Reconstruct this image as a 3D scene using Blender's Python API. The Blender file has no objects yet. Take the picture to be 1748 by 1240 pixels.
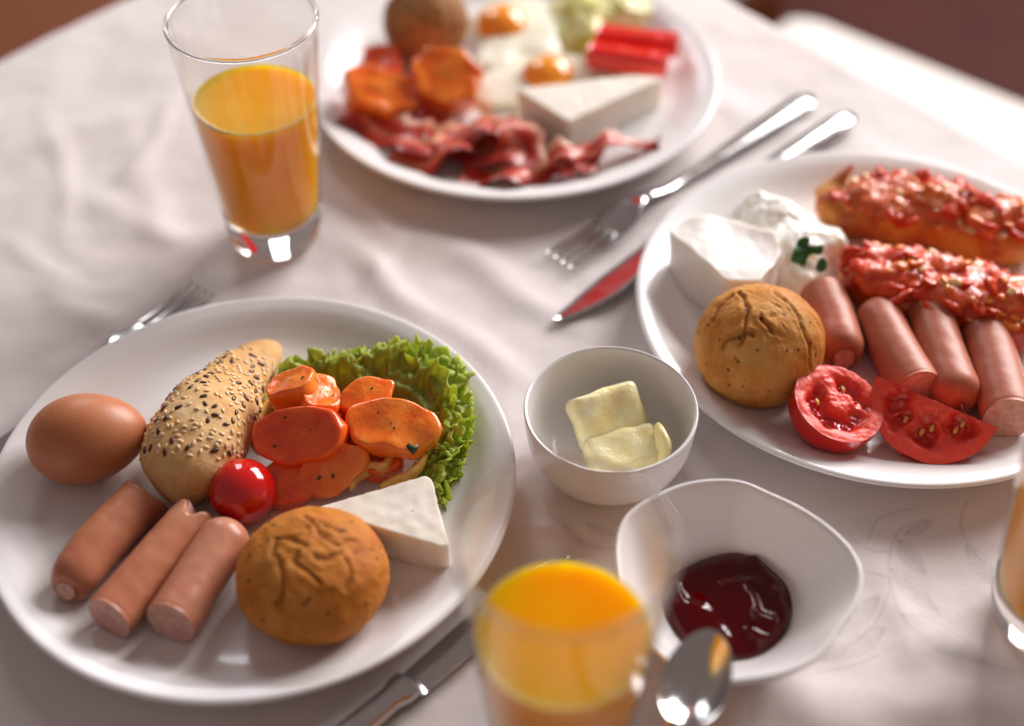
import bpy, math, random
import numpy as np
from mathutils import Matrix, Vector
R_ = math.radians
rng = np.random.RandomState(7)
random.seed(7)
scene = bpy.context.scene
col = scene.collection

# ------------------------------------------------------------------ camera
CAM_H, PITCH, ROLL, FPX = .56, R_(45), R_(-.5), 2410.
cd = bpy.data.cameras.new('camera'); cam = bpy.data.objects.new('camera', cd); col.objects.link(cam)
cd.sensor_width = 36; cd.lens = FPX / 1748 * 36
cd.clip_start = .02; cd.clip_end = 60
cam.matrix_world = Matrix.Translation((0, 0, CAM_H)) @ Matrix.Rotation(math.pi/2 - PITCH, 4, 'X') @ Matrix.Rotation(ROLL, 4, 'Z')
cd.dof.use_dof = True; cd.dof.focus_distance = .712; cd.dof.aperture_fstop = 2.3
scene.camera = cam
scene.render.engine = 'CYCLES'
cy = scene.cycles
cy.use_denoising = True
try: cy.denoiser = 'OPENIMAGEDENOISE'
except Exception: pass
cy.max_bounces = 14; cy.transparent_max_bounces = 16; cy.transmission_bounces = 10
cy.caustics_refractive = True; cy.caustics_reflective = False
cy.blur_glossy = .3; cy.sample_clamp_indirect = 6
scene.view_settings.view_transform = 'Standard'; scene.view_settings.look = 'None'
scene.view_settings.exposure = 0; scene.view_settings.gamma = 1

# ------------------------------------------------------------------ world: dim warm room light
w = bpy.data.worlds.new('World'); scene.world = w; w.use_nodes = True
bg = w.node_tree.nodes['Background']; bg.inputs[0].default_value = (.53, .42, .40, 1); bg.inputs[1].default_value = .40

# ------------------------------------------------------------------ window light: panes of one tall window, back right
def window(center, target, sx, sy, nx, ny, gap, watt, colr):
    c = Vector(center); d = (Vector(target) - c).normalized()
    q = d.to_track_quat('-Z', 'Y').to_matrix().to_4x4()
    for i in range(nx):
        for j in range(ny):
            ld = bpy.data.lights.new('window_pane_light', 'AREA'); ld.shape = 'RECTANGLE'
            ld.size = sx/nx - gap; ld.size_y = sy/ny - gap; ld.energy = watt/(nx*ny); ld.color = colr
            o = bpy.data.objects.new('window_pane_light', ld); col.objects.link(o)
            o.matrix_world = Matrix.Translation(c) @ q @ Matrix.Translation(((i+.5)/nx*sx - sx/2, (j+.5)/ny*sy - sy/2, 0))
window((1.62, 2.50, 1.22), (.0, .5, 0), 1.9, 1.3, 3, 2, .09, 134, (1, .965, .955))
window((-.55, 2.3, 1.1), (.0, .55, 0), .5, .9, 1, 2, .05, 9, (.93, .96, 1))

# ------------------------------------------------------------------ helpers
def P(px, py, z=0.):
    x = (px - 874)/FPX; y = -(py - 620)/FPX
    c, s = math.cos(ROLL), math.sin(ROLL); x, y = c*x - s*y, s*x + c*y
    cp, sp = math.cos(PITCH), math.sin(PITCH)
    dx, dy, dz = x, cp + y*sp, -sp + y*cp
    t = (CAM_H - z)/-dz
    return np.array([dx*t, dy*t, z])

_perm = np.random.RandomState(3).permutation(256); _perm = np.r_[_perm, _perm, _perm]
_g = np.random.RandomState(4).normal(size=(256, 3)); _g /= np.linalg.norm(_g, axis=1)[:, None]
def noise(p):
    p = np.asarray(p, float); sh = p.shape[:-1]; p = p.reshape(-1, 3)
    i = np.floor(p).astype(int); f = p - i; i &= 255
    u = f*f*f*(f*(f*6 - 15) + 10); out = 0
    for a in (0, 1):
        for b in (0, 1):
            for c in (0, 1):
                h = _perm[_perm[_perm[i[:, 0]+a] + i[:, 1]+b] + i[:, 2]+c]
                d = ((f - (a, b, c))*_g[h]).sum(1)
                wt = (u[:, 0] if a else 1-u[:, 0])*(u[:, 1] if b else 1-u[:, 1])*(u[:, 2] if c else 1-u[:, 2])
                out = out + d*wt
    return (out*1.5).reshape(sh)
def fbm(p, o=4):
    p = np.asarray(p, float); r = 0; a = 1
    for k in range(o): r = r + a*noise(p*2**k + 17.3*k); a *= .5
    return r
def ridged(p): return 1 - np.abs(noise(p))*2

def mesh(name, V, F, mats, smooth=True, attrs=None, fmat=None):
    me = bpy.data.meshes.new(name)
    me.from_pydata([tuple(map(float, v)) for v in V], [], [tuple(map(int, f)) for f in F])
    for m in (mats if isinstance(mats, (list, tuple)) else [mats]): me.materials.append(m)
    me.polygons.foreach_set('use_smooth', [smooth]*len(me.polygons))
    if fmat is not None: me.polygons.foreach_set('material_index', [int(k) for k in fmat])
    for k, a in (attrs or {}).items():
        at = me.attributes.new(k, 'FLOAT', 'POINT'); at.data.foreach_set('value', np.asarray(a, dtype=np.float32).ravel())
    me.update()
    return me
def link(name, me, parent=None, origin=None, mat=None):
    """mesh vertices in world space minus origin; origin defaults to the parent's place"""
    o = bpy.data.objects.new(name, me); col.objects.link(o)
    if parent is not None: o.parent = parent
    return o
ROOTS = {}
def wloc(o):
    return np.array(ROOTS.get(o.name, (0, 0, 0)), float)
def thing(name, label, cat, loc, group=None):
    o = bpy.data.objects.new(name, None); col.objects.link(o); o.location = loc; o.empty_display_size = .02
    ROOTS[o.name] = tuple(loc); tag(o, label, cat, group); return o
def tag(o, label=None, cat=None, group=None, kind=None):
    for k, v in (('label', label), ('category', cat), ('group', group), ('kind', kind)):
        if v: o[k] = v
    return o
def part(name, V, F, m, parent, **k):
    lab = k.pop('label', None); kind = k.pop('kind', None)
    V = np.asarray(V, float) - wloc(parent)
    o = link(name, mesh(name, V, F, m, **k), parent); ROOTS[o.name] = tuple(wloc(parent)); tag(o, lab, kind=kind); return o
def solo(name, V, F, m, label, cat, group=None, kind=None, loc=None, **k):
    V = np.asarray(V, float)
    if loc is None: loc = (V[:, 0].mean(), V[:, 1].mean(), V[:, 2].min())
    o = link(name, mesh(name, V - np.array(loc), F, m, **k)); o.location = loc
    ROOTS[o.name] = tuple(loc); return tag(o, label, cat, group, kind)

def gridf(nu, nv, wu=False, wv=False, off=0):
    F = []
    for i in range(nu if wu else nu-1):
        for j in range(nv if wv else nv-1):
            a, b = i, (i+1) % nu; c, d = j, (j+1) % nv
            F.append((off+a*nv+c, off+b*nv+c, off+b*nv+d, off+a*nv+d))
    return F
def lathe(prof, n=96, c=(0, 0, 0)):
    prof = np.array(prof, float); th = np.arange(n)/n*2*math.pi
    V = np.stack([np.outer(np.cos(th), prof[:, 0]), np.outer(np.sin(th), prof[:, 0]), np.tile(prof[:, 1], (n, 1))], -1).reshape(-1, 3)
    return V + np.array(c), gridf(n, len(prof), wu=True)
def spline(pts, n, closed=False):
    pts = np.array(pts, float); m = len(pts)
    out = []
    T = np.linspace(0, m if closed else m-1, n, endpoint=not closed)
    for t in T:
        i = int(min(t, (m if closed else m-1) - 1e-9)); f = t - i
        g = (lambda k: pts[k % m]) if closed else (lambda k: pts[min(max(k, 0), m-1)])
        a, b, c, d = g(i-1), g(i), g(i+1), g(i+2)
        out.append(.5*((2*b) + (c-a)*f + (2*a-5*b+4*c-d)*f*f + (3*b-a-3*c+d)*f**3))
    return np.array(out)
def loft(path, wid, hei, n=32, up=(0, 0, 1), capmat=None, pw=1., endoff=None, startoff=None, disp=None, flat=0.):
    """tube along path, half width wid and half height hei; returns V,F,fmat"""
    path = np.array(path, float); N = len(path)
    wid = np.broadcast_to(wid, (N,)); hei = np.broadcast_to(hei, (N,))
    T = np.gradient(path, axis=0); T /= np.linalg.norm(T, axis=1)[:, None] + 1e-12
    up = np.array(up, float); S = np.cross(T, up); S /= np.linalg.norm(S, axis=1)[:, None] + 1e-12
    U = np.cross(S, T); th = np.arange(n)/n*2*math.pi
    cs, sn = np.cos(th), np.sin(th)
    cs = np.sign(cs)*np.abs(cs)**pw; sn = np.sign(sn)*np.abs(sn)**pw
    if flat: sn = np.where(sn < -flat, -flat, sn)
    V = path[:, None] + S[:, None]*(wid[:, None]*cs)[..., None] + U[:, None]*(hei[:, None]*sn)[..., None]
    if endoff is not None:
        k = np.clip((np.arange(N) - N + 6)/5., 0, 1)
        V += T[:, None]*(k[:, None]*endoff(th)[None])[..., None]
    if startoff is not None:
        k = np.clip((5 - np.arange(N))/5., 0, 1)
        V += T[:, None]*(k[:, None]*startoff(th)[None])[..., None]
    if disp is not None:
        nrm = V - path[:, None]; nrm /= np.linalg.norm(nrm, axis=2)[..., None] + 1e-9
        V = V + nrm*disp(V)[..., None]
    F = gridf(N, n, wv=True); fm = [0]*len(F); V = V.reshape(-1, 3)
    Vs = [V]; off = len(V)
    for e, sgn in ((0, 1), (N-1, -1)):
        ring = V[e*n:(e+1)*n]; c = ring.mean(0); idx = [e*n + k for k in range(n)]
        for sc, bulge in ((.9, .02), (.6, .05), (.3, .06)):
            rr = c + (ring - c)*sc - T[e]*sgn*bulge*np.minimum(wid[e], hei[e])
            Vs.append(rr); ni = [off + k for k in range(n)]; off += n
            for k in range(n):
                q = (idx[k], idx[(k+1) % n], ni[(k+1) % n], ni[k])
                F.append(q if sgn < 0 else q[::-1]); fm.append(1 if capmat else 0)
            idx = ni
        Vs.append((c - T[e]*sgn*.06*min(wid[e], hei[e]))[None]); cc = off; off += 1
        for k in range(n):
            q = (idx[k], idx[(k+1) % n], cc); F.append(q if sgn < 0 else q[::-1]); fm.append(1 if capmat else 0)
    return np.concatenate(Vs), F, fm
def sphere(nu=96, nv=48):
    th = np.arange(nu)/nu*2*math.pi; ph = np.linspace(0, math.pi, nv)
    V = np.stack([np.outer(np.cos(th), np.sin(ph)), np.outer(np.sin(th), np.sin(ph)), np.tile(np.cos(ph), (nu, 1))], -1).reshape(-1, 3)
    return V, gridf(nu, nv, wu=True)
def rings_blob(outline, zfun, layers):
    """closed outline (n,2) lofted inward; layers = [(scale, z)] from the underside edge over the top to the centre"""
    n = len(outline); c = outline.mean(0); V = []
    for sc, z in layers:
        q = c + (outline - c)*sc
        V.append(np.c_[q, np.full(n, z)])
    V = np.array(V); F = gridf(len(layers), n, wv=True)
    V = V.reshape(-1, 3); F.append(tuple(range(n))[::-1])
    if zfun is not None: V[:, 2] += zfun(V)
    return V, F
def box_round(cx, hx, hy, hz, r, M, n=7, nz=None, amp=0, freq=60, seed=0):
    """rounded, slightly uneven block as a projected cube"""
    V = []; F = []; off = 0; m = 18
    t = np.linspace(-1, 1, m)
    for ax in range(3):
        for s in (-1, 1):
            A, B = np.meshgrid(t, t, indexing='ij'); Q = np.zeros((m, m, 3)); Q[..., ax] = s
            Q[..., (ax+1) % 3] = A; Q[..., (ax+2) % 3] = B*s
            V.append(Q.reshape(-1, 3)); F += gridf(m, m, off=off); off += m*m
    V = np.concatenate(V); h = np.array([hx, hy, hz]); q = V*h; inner = h - r
    k = np.clip(q, -inner, inner); d = q - k; L = np.linalg.norm(d, axis=1)[:, None]
    nr = np.where(L > 1e-9, d/np.maximum(L, 1e-9), 0); q = np.where(L > 1e-9, k + nr*r, q)
    if amp: q = q + (nr + 1e-3)*0 + np.stack([noise(q*freq + seed), noise(q*freq + seed + 9), noise(q*freq + seed + 31)], -1)*amp
    key = {}; idx = []; VV = []
    for v in q:
        kk = tuple(np.round(v, 6))
        if kk not in key: key[kk] = len(VV); VV.append(v)
        idx.append(key[kk])
    F2 = []
    for f in F:
        g = []
        for a in f:
            if idx[a] not in g: g.append(idx[a])
        if len(g) > 2: F2.append(tuple(g))
    VV = np.array(VV); Mn = np.array(M.to_3x3())
    return VV @ Mn.T + np.array(cx), F2
def tiltM(alpha, phi, psi):
    return Matrix.Rotation(R_(phi), 4, 'Z') @ Matrix.Rotation(R_(alpha), 4, 'Y') @ Matrix.Rotation(R_(-phi), 4, 'Z') @ Matrix.Rotation(R_(psi), 4, 'Z')

# ------------------------------------------------------------------ materials
def mat(name, base=(.8, .8, .8), rough=.5, **k):
    m = bpy.data.materials.new(name); m.use_nodes = True; b = m.node_tree.nodes['Principled BSDF']
    b.inputs['Base Color'].default_value = (*base, 1); b.inputs['Roughness'].default_value = rough
    for a, v in k.items():
        b.inputs[a.replace('_', ' ')].default_value = v
    return m
class N:
    def __init__(s, m):
        s.t = m.node_tree; s.b = s.t.nodes['Principled BSDF']; s.tc = s.t.nodes.new('ShaderNodeTexCoord')
    def n(s, typ, **k):
        q = s.t.nodes.new('ShaderNode' + typ)
        for a, v in k.items():
            if a.startswith('i_'):
                key = a[2:]; key = int(key) if key.isdigit() else key.replace('_', ' ')
                if isinstance(v, bpy.types.NodeSocket): s.t.links.new(v, q.inputs[key])
                else: q.inputs[key].default_value = v
            else: setattr(q, a, v)
        return q
    def noise(s, scale, detail=4, rough=.55, vec=None, dist=0.):
        return s.n('TexNoise', i_Scale=scale, i_Detail=detail, i_Roughness=rough, i_Distortion=dist, i_Vector=vec or s.tc.outputs['Object']).outputs['Fac']
    def voro(s, scale, feature='F1', out='Distance'):
        return s.n('TexVoronoi', feature=feature, i_Scale=scale, i_Vector=s.tc.outputs['Object']).outputs[out]
    def ramp(s, fac, stops):
        q = s.n('ValToRGB', i_Fac=fac); e = q.color_ramp.elements
        while len(e) < len(stops): e.new(.5)
        for el, (p, c) in zip(e, stops):
            el.position = p; el.color = (*c, 1) if len(c) == 3 else c
        return q.outputs['Color']
    def mix(s, f, a, b, mode='MIX'):
        q = s.n('MixRGB', blend_type=mode)
        for i, v in ((0, f), (1, a), (2, b)):
            if isinstance(v, bpy.types.NodeSocket): s.t.links.new(v, q.inputs[i])
            else: q.inputs[i].default_value = (*v, 1) if isinstance(v, tuple) and len(v) == 3 else v
        return q.outputs[0]
    def math(s, op, a, b=0.):
        q = s.n('Math', operation=op)
        for i, v in ((0, a), (1, b)):
            if isinstance(v, bpy.types.NodeSocket): s.t.links.new(v, q.inputs[i])
            else: q.inputs[i].default_value = v
        return q.outputs[0]
    def attr(s, name): return s.n('Attribute', attribute_name=name).outputs['Fac']
    def set(s, key, v): s.t.links.new(v, s.b.inputs[key])
    def bump(s, h, dist=.001, strength=1.):
        q = s.n('Bump', i_Strength=strength, i_Distance=dist, i_Height=h)
        if s.b.inputs['Normal'].is_linked: s.t.links.new(s.b.inputs['Normal'].links[0].from_socket, q.inputs['Normal'])
        s.t.links.new(q.outputs[0], s.b.inputs['Normal'])
SSS = lambda w, s, r=(1, .4, .2): dict(Subsurface_Weight=w, Subsurface_Scale=s, Subsurface_Radius=r)

M = {}
# porcelain
m = mat('porcelain', (.84, .82, .815), .16); n = N(m)
n.set('Roughness', n.math('MULTIPLY_ADD', n.noise(14, 5), .12)); n.t.nodes[-1].inputs[2].default_value = .13
n.bump(n.noise(25, 2), .0006, .25); M['porcelain'] = m
# steel
m = mat('polished_steel', (.62, .60, .59), .14, Metallic=1.); n = N(m)
n.set('Roughness', n.math('MULTIPLY_ADD', n.noise(90, 4), .16)); n.t.nodes[-1].inputs[2].default_value = .08; M['steel'] = m
# juice
m = mat('orange_juice', (1., .42, .006), .4, Specular_IOR_Level=.04, **SSS(1., .045, (1, .5, .01))); n = N(m)
n.set('Base Color', n.ramp(n.noise(60, 4), [(.3, (.97, .36, .0)), (.7, (1., .43, .001))])); M['juice'] = m
M['foam'] = mat('juice_foam', (.98, .70, .32), .4, Specular_IOR_Level=.2)
# thin glass wall: clear with fresnel reflection
def glass_wall():
    m = bpy.data.materials.new('clear_glass_wall'); m.use_nodes = True; t = m.node_tree; t.nodes.clear()
    o = t.nodes.new('ShaderNodeOutputMaterial'); mx = t.nodes.new('ShaderNodeMixShader'); fr = t.nodes.new('ShaderNodeFresnel')
    tr = t.nodes.new('ShaderNodeBsdfTransparent'); gl = t.nodes.new('ShaderNodeBsdfGlossy')
    lw = t.nodes.new('ShaderNodeLayerWeight'); rp = t.nodes.new('ShaderNodeValToRGB')
    lw.inputs['Blend'].default_value = .25
    rp.color_ramp.elements[0].position = .6; rp.color_ramp.elements[0].color = (.97, .97, .965, 1)
    rp.color_ramp.elements[1].position = 1; rp.color_ramp.elements[1].color = (.42, .36, .31, 1)
    t.links.new(lw.outputs['Facing'], rp.inputs[0]); t.links.new(rp.outputs[0], tr.inputs[0])
    t.nodes.remove(fr); l2 = t.nodes.new('ShaderNodeLayerWeight'); l2.inputs['Blend'].default_value = .5
    pw = t.nodes.new('ShaderNodeMath'); pw.operation = 'POWER'; pw.inputs[1].default_value = 4.; t.links.new(l2.outputs['Facing'], pw.inputs[0])
    ma = t.nodes.new('ShaderNodeMath'); ma.operation = 'MULTIPLY_ADD'; ma.inputs[1].default_value = .55; ma.inputs[2].default_value = .03; t.links.new(pw.outputs[0], ma.inputs[0])
    gl.inputs['Roughness'].default_value = .02; gl.inputs['Color'].default_value = (.95, .95, .95, 1)
    t.links.new(ma.outputs[0], mx.inputs[0]); t.links.new(tr.outputs[0], mx.inputs[1]); t.links.new(gl.outputs[0], mx.inputs[2])
    t.links.new(mx.outputs[0], o.inputs[0]); return m
M['glass_wall'] = glass_wall()
M['glass_solid'] = mat('solid_glass', (.97, .96, .95), .02, Transmission_Weight=1., IOR=1.46)
# table cloth
m = mat('table_cloth', (.70, .64, .64), .8, Sheen_Weight=.15); n = N(m)
base = n.ramp(n.noise(7, 4), [(.3, (.74, .665, .65)), (.7, (.81, .74, .725))])
dm = n.attr('damask'); n.set('Base Color', n.mix(dm, base, (.50, .44, .445)))
n.set('Roughness', n.math('MULTIPLY_ADD', dm, -.25)); n.t.nodes[-1].inputs[2].default_value = .8
wv = n.n('TexWave', i_Scale=520., i_Distortion=.6, i_Vector=n.tc.outputs['Object'], bands_direction='X').outputs['Fac']
wv2 = n.n('TexWave', i_Scale=520., i_Distortion=.6, i_Vector=n.tc.outputs['Object'], bands_direction='Y').outputs['Fac']
n.bump(n.math('ADD', wv, wv2), .00012, .5); n.bump(n.noise(40, 5, .6), .0014, .5); M['cloth'] = m
# breads
def bread(name, dark, mid, light, seedspot=True, spotcol=(.10, .035, .012)):
    m = mat(name, mid, .6, Specular_IOR_Level=.16); n = N(m)
    a = n.noise(45, 5, .6); c = n.ramp(a, [(.30, dark), (.46, mid), (.62, light)])
    big = n.noise(22, 2); c = n.mix(n.ramp(big, [(.4, (0, 0, 0)), (.65, (.6, .6, .6))]), c, dark)
    cr = n.attr('crack'); c = n.mix(cr, c, tuple(x*.55 for x in dark))
    if seedspot:
        v = n.voro(150); c = n.mix(n.ramp(v, [(.12, (.8, .8, .8)), (.22, (0, 0, 0))]), c, spotcol)
    n.set('Base Color', c)
    n.bump(n.noise(260, 5, .7), .0009, .6); n.bump(n.noise(110, 4, .6), .0016, .6)
    M[name] = m
bread('bread_crust', (.38, .105, .012), (.60, .215, .035), (.70, .31, .07))
bread('bread_crust_pale', (.38, .115, .018), (.62, .25, .05), (.74, .39, .11))
bread('bread_crust_brown', (.22, .09, .03), (.38, .18, .07), (.5, .27, .11))
bread('seeded_crust', (.60, .29, .09), (.78, .47, .19), (.88, .62, .32), False)
M['sesame'] = mat('sesame_seed', (.78, .58, .34), .4, **SSS(.3, .0008))
M['flax'] = mat('flax_seed', (.085, .028, .016), .28)
M['cumin'] = mat('dark_seed', (.14, .055, .025), .45)
# egg
m = mat('brown_eggshell', (.56, .20, .085), .42, **SSS(.25, .003)); n = N(m)
n.set('Base Color', n.ramp(n.noise(30, 6, .6), [(.3, (.50, .165, .065)), (.7, (.60, .225, .10))]))
n.bump(n.noise(700, 2), .0002, .4); M['eggshell'] = m
# sausage
def saus(name, a, b, c, rough=.34):
    m = mat(name, b, rough, Specular_IOR_Level=.38, **SSS(.15, .003)); n = N(m)
    cc = n.ramp(n.noise(24, 3, .5), [(.2, a), (.5, b), (.85, c)]); cc = n.mix(n.ramp(n.noise(420, 2), [(.64, (0, 0, 0)), (.76, (.35, .35, .35))]), cc, tuple(x*.6 for x in a))
    n.set('Base Color', cc); n.bump(n.noise(60, 4, .5), .0006, .25); n.bump(n.noise(500, 3), .0001, .3); M[name] = m
saus('sausage_skin', (.43, .125, .06), (.55, .21, .115), (.62, .29, .18))
saus('sausage_skin_dark', (.40, .115, .055), (.51, .19, .10), (.58, .26, .16))
saus('sausage_skin_pink', (.43, .135, .075), (.55, .225, .135), (.62, .30, .20))
saus('sausage_skin_smooth', (.38, .09, .045), (.49, .15, .085), (.56, .21, .13), .42)
m = mat('sausage_meat', (.62, .33, .26), .45, **SSS(.4, .004)); n = N(m)
n.set('Base Color', n.ramp(n.noise(300, 4), [(.35, (.55, .27, .21)), (.65, (.70, .42, .34))])); n.bump(n.noise(600, 3), .0004, .5); M['meat'] = m
# carrots
def carrot_mat(name, a, b, c):
    m = mat(name, b, .22, **SSS(.35, .004, (1, .3, .08)), Coat_Weight=.4, Coat_Roughness=.1); n = N(m)
    cc = n.ramp(n.noise(70, 4), [(.3, a), (.5, b), (.75, c)])
    core = n.n('Mapping', i_Vector=n.tc.outputs['Object'], i_Scale=(62., 100., 0.)).outputs[0]; dd = n.n('VectorMath', operation='LENGTH', i_0=core).outputs['Value']
    cc = n.mix(n.ramp(dd, [(.30, (.45, .45, .45)), (.42, (0, 0, 0)), (.52, (.25, .25, .25)), (.60, (0, 0, 0))]), cc, c); n.set('Base Color', cc); n.bump(n.noise(160, 5, .65), .0011, .55); n.bump(n.noise(60, 3), .002, .5)
    n.set('Roughness', n.math('MULTIPLY_ADD', n.noise(300, 3), .3)); n.t.nodes[-1].inputs[2].default_value = .06; M[name] = m
carrot_mat('carrot', (.84, .12, .008), (.96, .21, .015), (1., .34, .05))
carrot_mat('carrot_red', (.72, .055, .006), (.88, .10, .008), (.95, .17, .015))
M['herb'] = mat('herb', (.02, .05, .015), .4)
carrot_mat('pepper_yellow', (.70, .33, .05), (.78, .46, .10), (.85, .58, .2))
carrot_mat('pepper_red', (.72, .012, .008), (.82, .02, .01), (.85, .06, .02))
# lettuce
m = mat('lettuce', (.2, .4, .04), .38, **SSS(.25, .002, (.5, 1, .2)), Transmission_Weight=0.); n = N(m)
e = n.attr('edge'); cc = n.ramp(e, [(.0, (.52, .52, .18)), (.3, (.37, .46, .06)), (.75, (.50, .63, .07)), (1, (.76, .84, .18))])
cc = n.mix(n.ramp(n.noise(60, 4), [(.35, (.25, .25, .25)), (.65, (0, 0, 0))]), cc, (.18, .30, .02)); n.set('Base Color', cc)
n.bump(n.voro(260), .0012, .6); n.bump(n.noise(120, 5, .6), .0016, .5)
tl = n.n('BsdfTranslucent'); n.t.links.new(cc, tl.inputs[0]); mxs = n.n('MixShader', i_0=.5)
n.t.links.new(n.b.outputs[0], mxs.inputs[1]); n.t.links.new(tl.outputs[0], mxs.inputs[2])
n.t.links.new(mxs.outputs[0], n.t.nodes['Material Output'].inputs[0]); M['lettuce'] = m
m = mat('pale_leaf', (.6, .6, .2), .35, **SSS(.4, .004, (1, .8, .3))); n = N(m)
n.set('Base Color', n.ramp(n.noise(45, 4), [(.35, (.50, .50, .07)), (.5, (.70, .66, .22)), (.65, (.85, .80, .50))])); M['pale_leaf'] = m
# cheeses
m = mat('white_cheese', (.86, .80, .70), .5, **SSS(.35, .006, (1, .75, .5))); n = N(m)
n.set('Base Color', n.ramp(n.noise(40, 5), [(.3, (.83, .76, .65)), (.7, (.90, .85, .76))])); n.bump(n.noise(500, 4, .7), .0003, .35); n.bump(n.noise(60, 4), .0006, .3); M['cheese'] = m
m = mat('cream_cheese', (.88, .84, .77), .35, **SSS(.4, .006, (1, .75, .5)), Coat_Weight=.3); n = N(m)
cc = n.ramp(n.noise(38, 3), [(.40, (.89, .86, .80)), (.62, (.86, .80, .70)), (.68, (.80, .60, .18)), (.74, (.78, .55, .12))])
n.set('Base Color', cc); n.bump(n.noise(90, 4, .6), .0014, .5); M['cream'] = m
m = mat('soft_cheese', (.9, .87, .82), .4, **SSS(.4, .006, (1, .75, .5)), Coat_Weight=.2); n = N(m)
cc = n.ramp(n.noise(26, 2), [(.60, (.90, .87, .82)), (.66, (.84, .70, .36)), (.72, (.80, .60, .2))])
n.set('Base Color', cc); n.bump(n.noise(70, 4), .0003, .2); M['softcheese'] = m
m = mat('butter', (.88, .74, .36), .32, **SSS(.5, .005, (1, .8, .4)), Coat_Weight=.2); n = N(m)
n.set('Base Color', n.ramp(n.noise(70, 4), [(.3, (.92, .76, .32)), (.55, (.95, .86, .52)), (.8, (.96, .91, .68))])); n.bump(n.noise(170, 5, .65), .0013, .7); M['butter'] = m
M['tomato'] = mat('tomato_skin', (.62, .008, .006), .12, **SSS(.35, .004, (1, .2, .1)), Coat_Weight=.6, Coat_Roughness=.04)
m = mat('tomato_flesh', (.75, .03, .02), .3, Specular_IOR_Level=.35, **SSS(.5, .004, (1, .25, .1)), Coat_Weight=.12, Coat_Roughness=.1); n = N(m)
fl = n.attr('flesh'); n.set('Coat Weight', n.ramp(fl, [(.2, (.9, .9, .9)), (.8, (.08, .08, .08))])); n.set('Roughness', n.ramp(fl, [(0, (.08, .08, .08)), (1, (.42, .42, .42))])); cc = n.mix(fl, (.60, .012, .005), (.92, .10, .065)); cc = n.mix(n.ramp(n.noise(150, 4), [(.5, (0, 0, 0)), (.8, (.4, .4, .4))]), cc, (.85, .13, .06))
n.set('Base Color', cc); n.bump(n.noise(420, 5, .7), .0005, .5); n.bump(n.noise(150, 3), .0014, .6); M['tflesh'] = m
M['seed'] = mat('tomato_seed', (.72, .42, .10), .3, **SSS(.3, .001))
m = mat('ketchup', (.075, .0006, .002), .05, Specular_IOR_Level=.32); M['ketchup'] = m
# fried egg, bacon, gratin
M['eggwhite'] = mat('fried_egg_white', (.84, .82, .66), .3, **SSS(.4, .004, (1, .9, .8)))
M['yolk'] = mat('egg_yolk', (.95, .33, .02), .14, **SSS(.5, .005, (1, .5, .1)), Coat_Weight=.5)
m = mat('bacon', (.45, .08, .05), .35, Specular_IOR_Level=.3, Coat_Weight=.2); n = N(m)
ad = n.math('ADD', n.attr('across'), n.math('MULTIPLY', n.math('SUBTRACT', n.noise(35, 3), .5), .5))
cc = n.ramp(ad, [(.0, (.22, .02, .01)), (.14, (.80, .40, .24)), (.28, (.55, .04, .018)), (.50, (.40, .016, .008)), (.62, (.74, .26, .16)), (.72, (.55, .04, .018)), (1, (.20, .014, .008))])
cc = n.mix(n.ramp(n.noise(80, 4), [(.5, (0, 0, 0)), (.75, (.6, .6, .6))]), cc, (.28, .02, .012)); n.set('Base Color', cc)
n.bump(n.noise(200, 5, .65), .0007, .5); M['bacon'] = m
m = mat('gratin_crust', (.80, .40, .06), .35, **SSS(.3, .004)); n = N(m)
n.set('Base Color', n.ramp(n.noise(60, 5), [(.32, (.48, .09, .012)), (.5, (.74, .27, .03)), (.72, (.88, .52, .10))])); n.bump(n.noise(150, 5, .65), .0018, .8); M['gcrust'] = m
m = mat('gratin_crust_red', (.7, .15, .03), .3, **SSS(.3, .003), Coat_Weight=.3); n = N(m)
n.set('Base Color', n.ramp(n.noise(60, 5), [(.35, (.50, .03, .01)), (.5, (.70, .10, .02)), (.72, (.85, .38, .08))])); n.bump(n.noise(150, 5, .65), .0015, .7); M['gcrust_red'] = m
def topping(name, dark, red, pale, p2):
    m = mat(name, red, .25, **SSS(.15, .003, (1, .25, .1)), Coat_Weight=.25, Coat_Roughness=.12); n = N(m)
    cc = n.ramp(n.noise(110, 5, .65), [(.30, dark), (.48, red), (.62, (.80, .12, .02)), (.76, pale)])
    cc = n.mix(n.ramp(n.noise(60, 3), [(.52, (0, 0, 0)), (.68, (p2, p2, p2))]), cc, (.70, .26, .10)); n.set('Base Color', cc)
    n.bump(n.noise(240, 5, .7), .0009, .6); M[name] = m
topping('tomato_topping', (.40, .016, .005), (.70, .06, .010), (.85, .32, .06), .2)
topping('tomato_topping_browned', (.28, .03, .012), (.66, .11, .02), (.85, .45, .14), .8)
M['chunk_red'] = mat('tomato_chunk', (.70, .055, .010), .3, Specular_IOR_Level=.4, **SSS(.2, .003, (1, .25, .1)))
M['chunk_pale'] = mat('onion_chunk', (.80, .50, .22), .2, **SSS(.4, .002))
M['chunk_orange'] = mat('pepper_chunk', (.84, .20, .025), .3, **SSS(.2, .003))
# background
m = mat('floor_wood', (.10, .028, .018), .75, Specular_IOR_Level=.2); n = N(m); n.set('Base Color', n.ramp(n.noise(4, 5), [(.3, (.035, .006, .004)), (.7, (.06, .011, .006))])); M['floor'] = m
M['cushion'] = mat('cushion_cream', (.66, .62, .58), .8)
M['chairwood'] = mat('chair_wood', (.16, .040, .012), .6, Specular_IOR_Level=.25)
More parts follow.
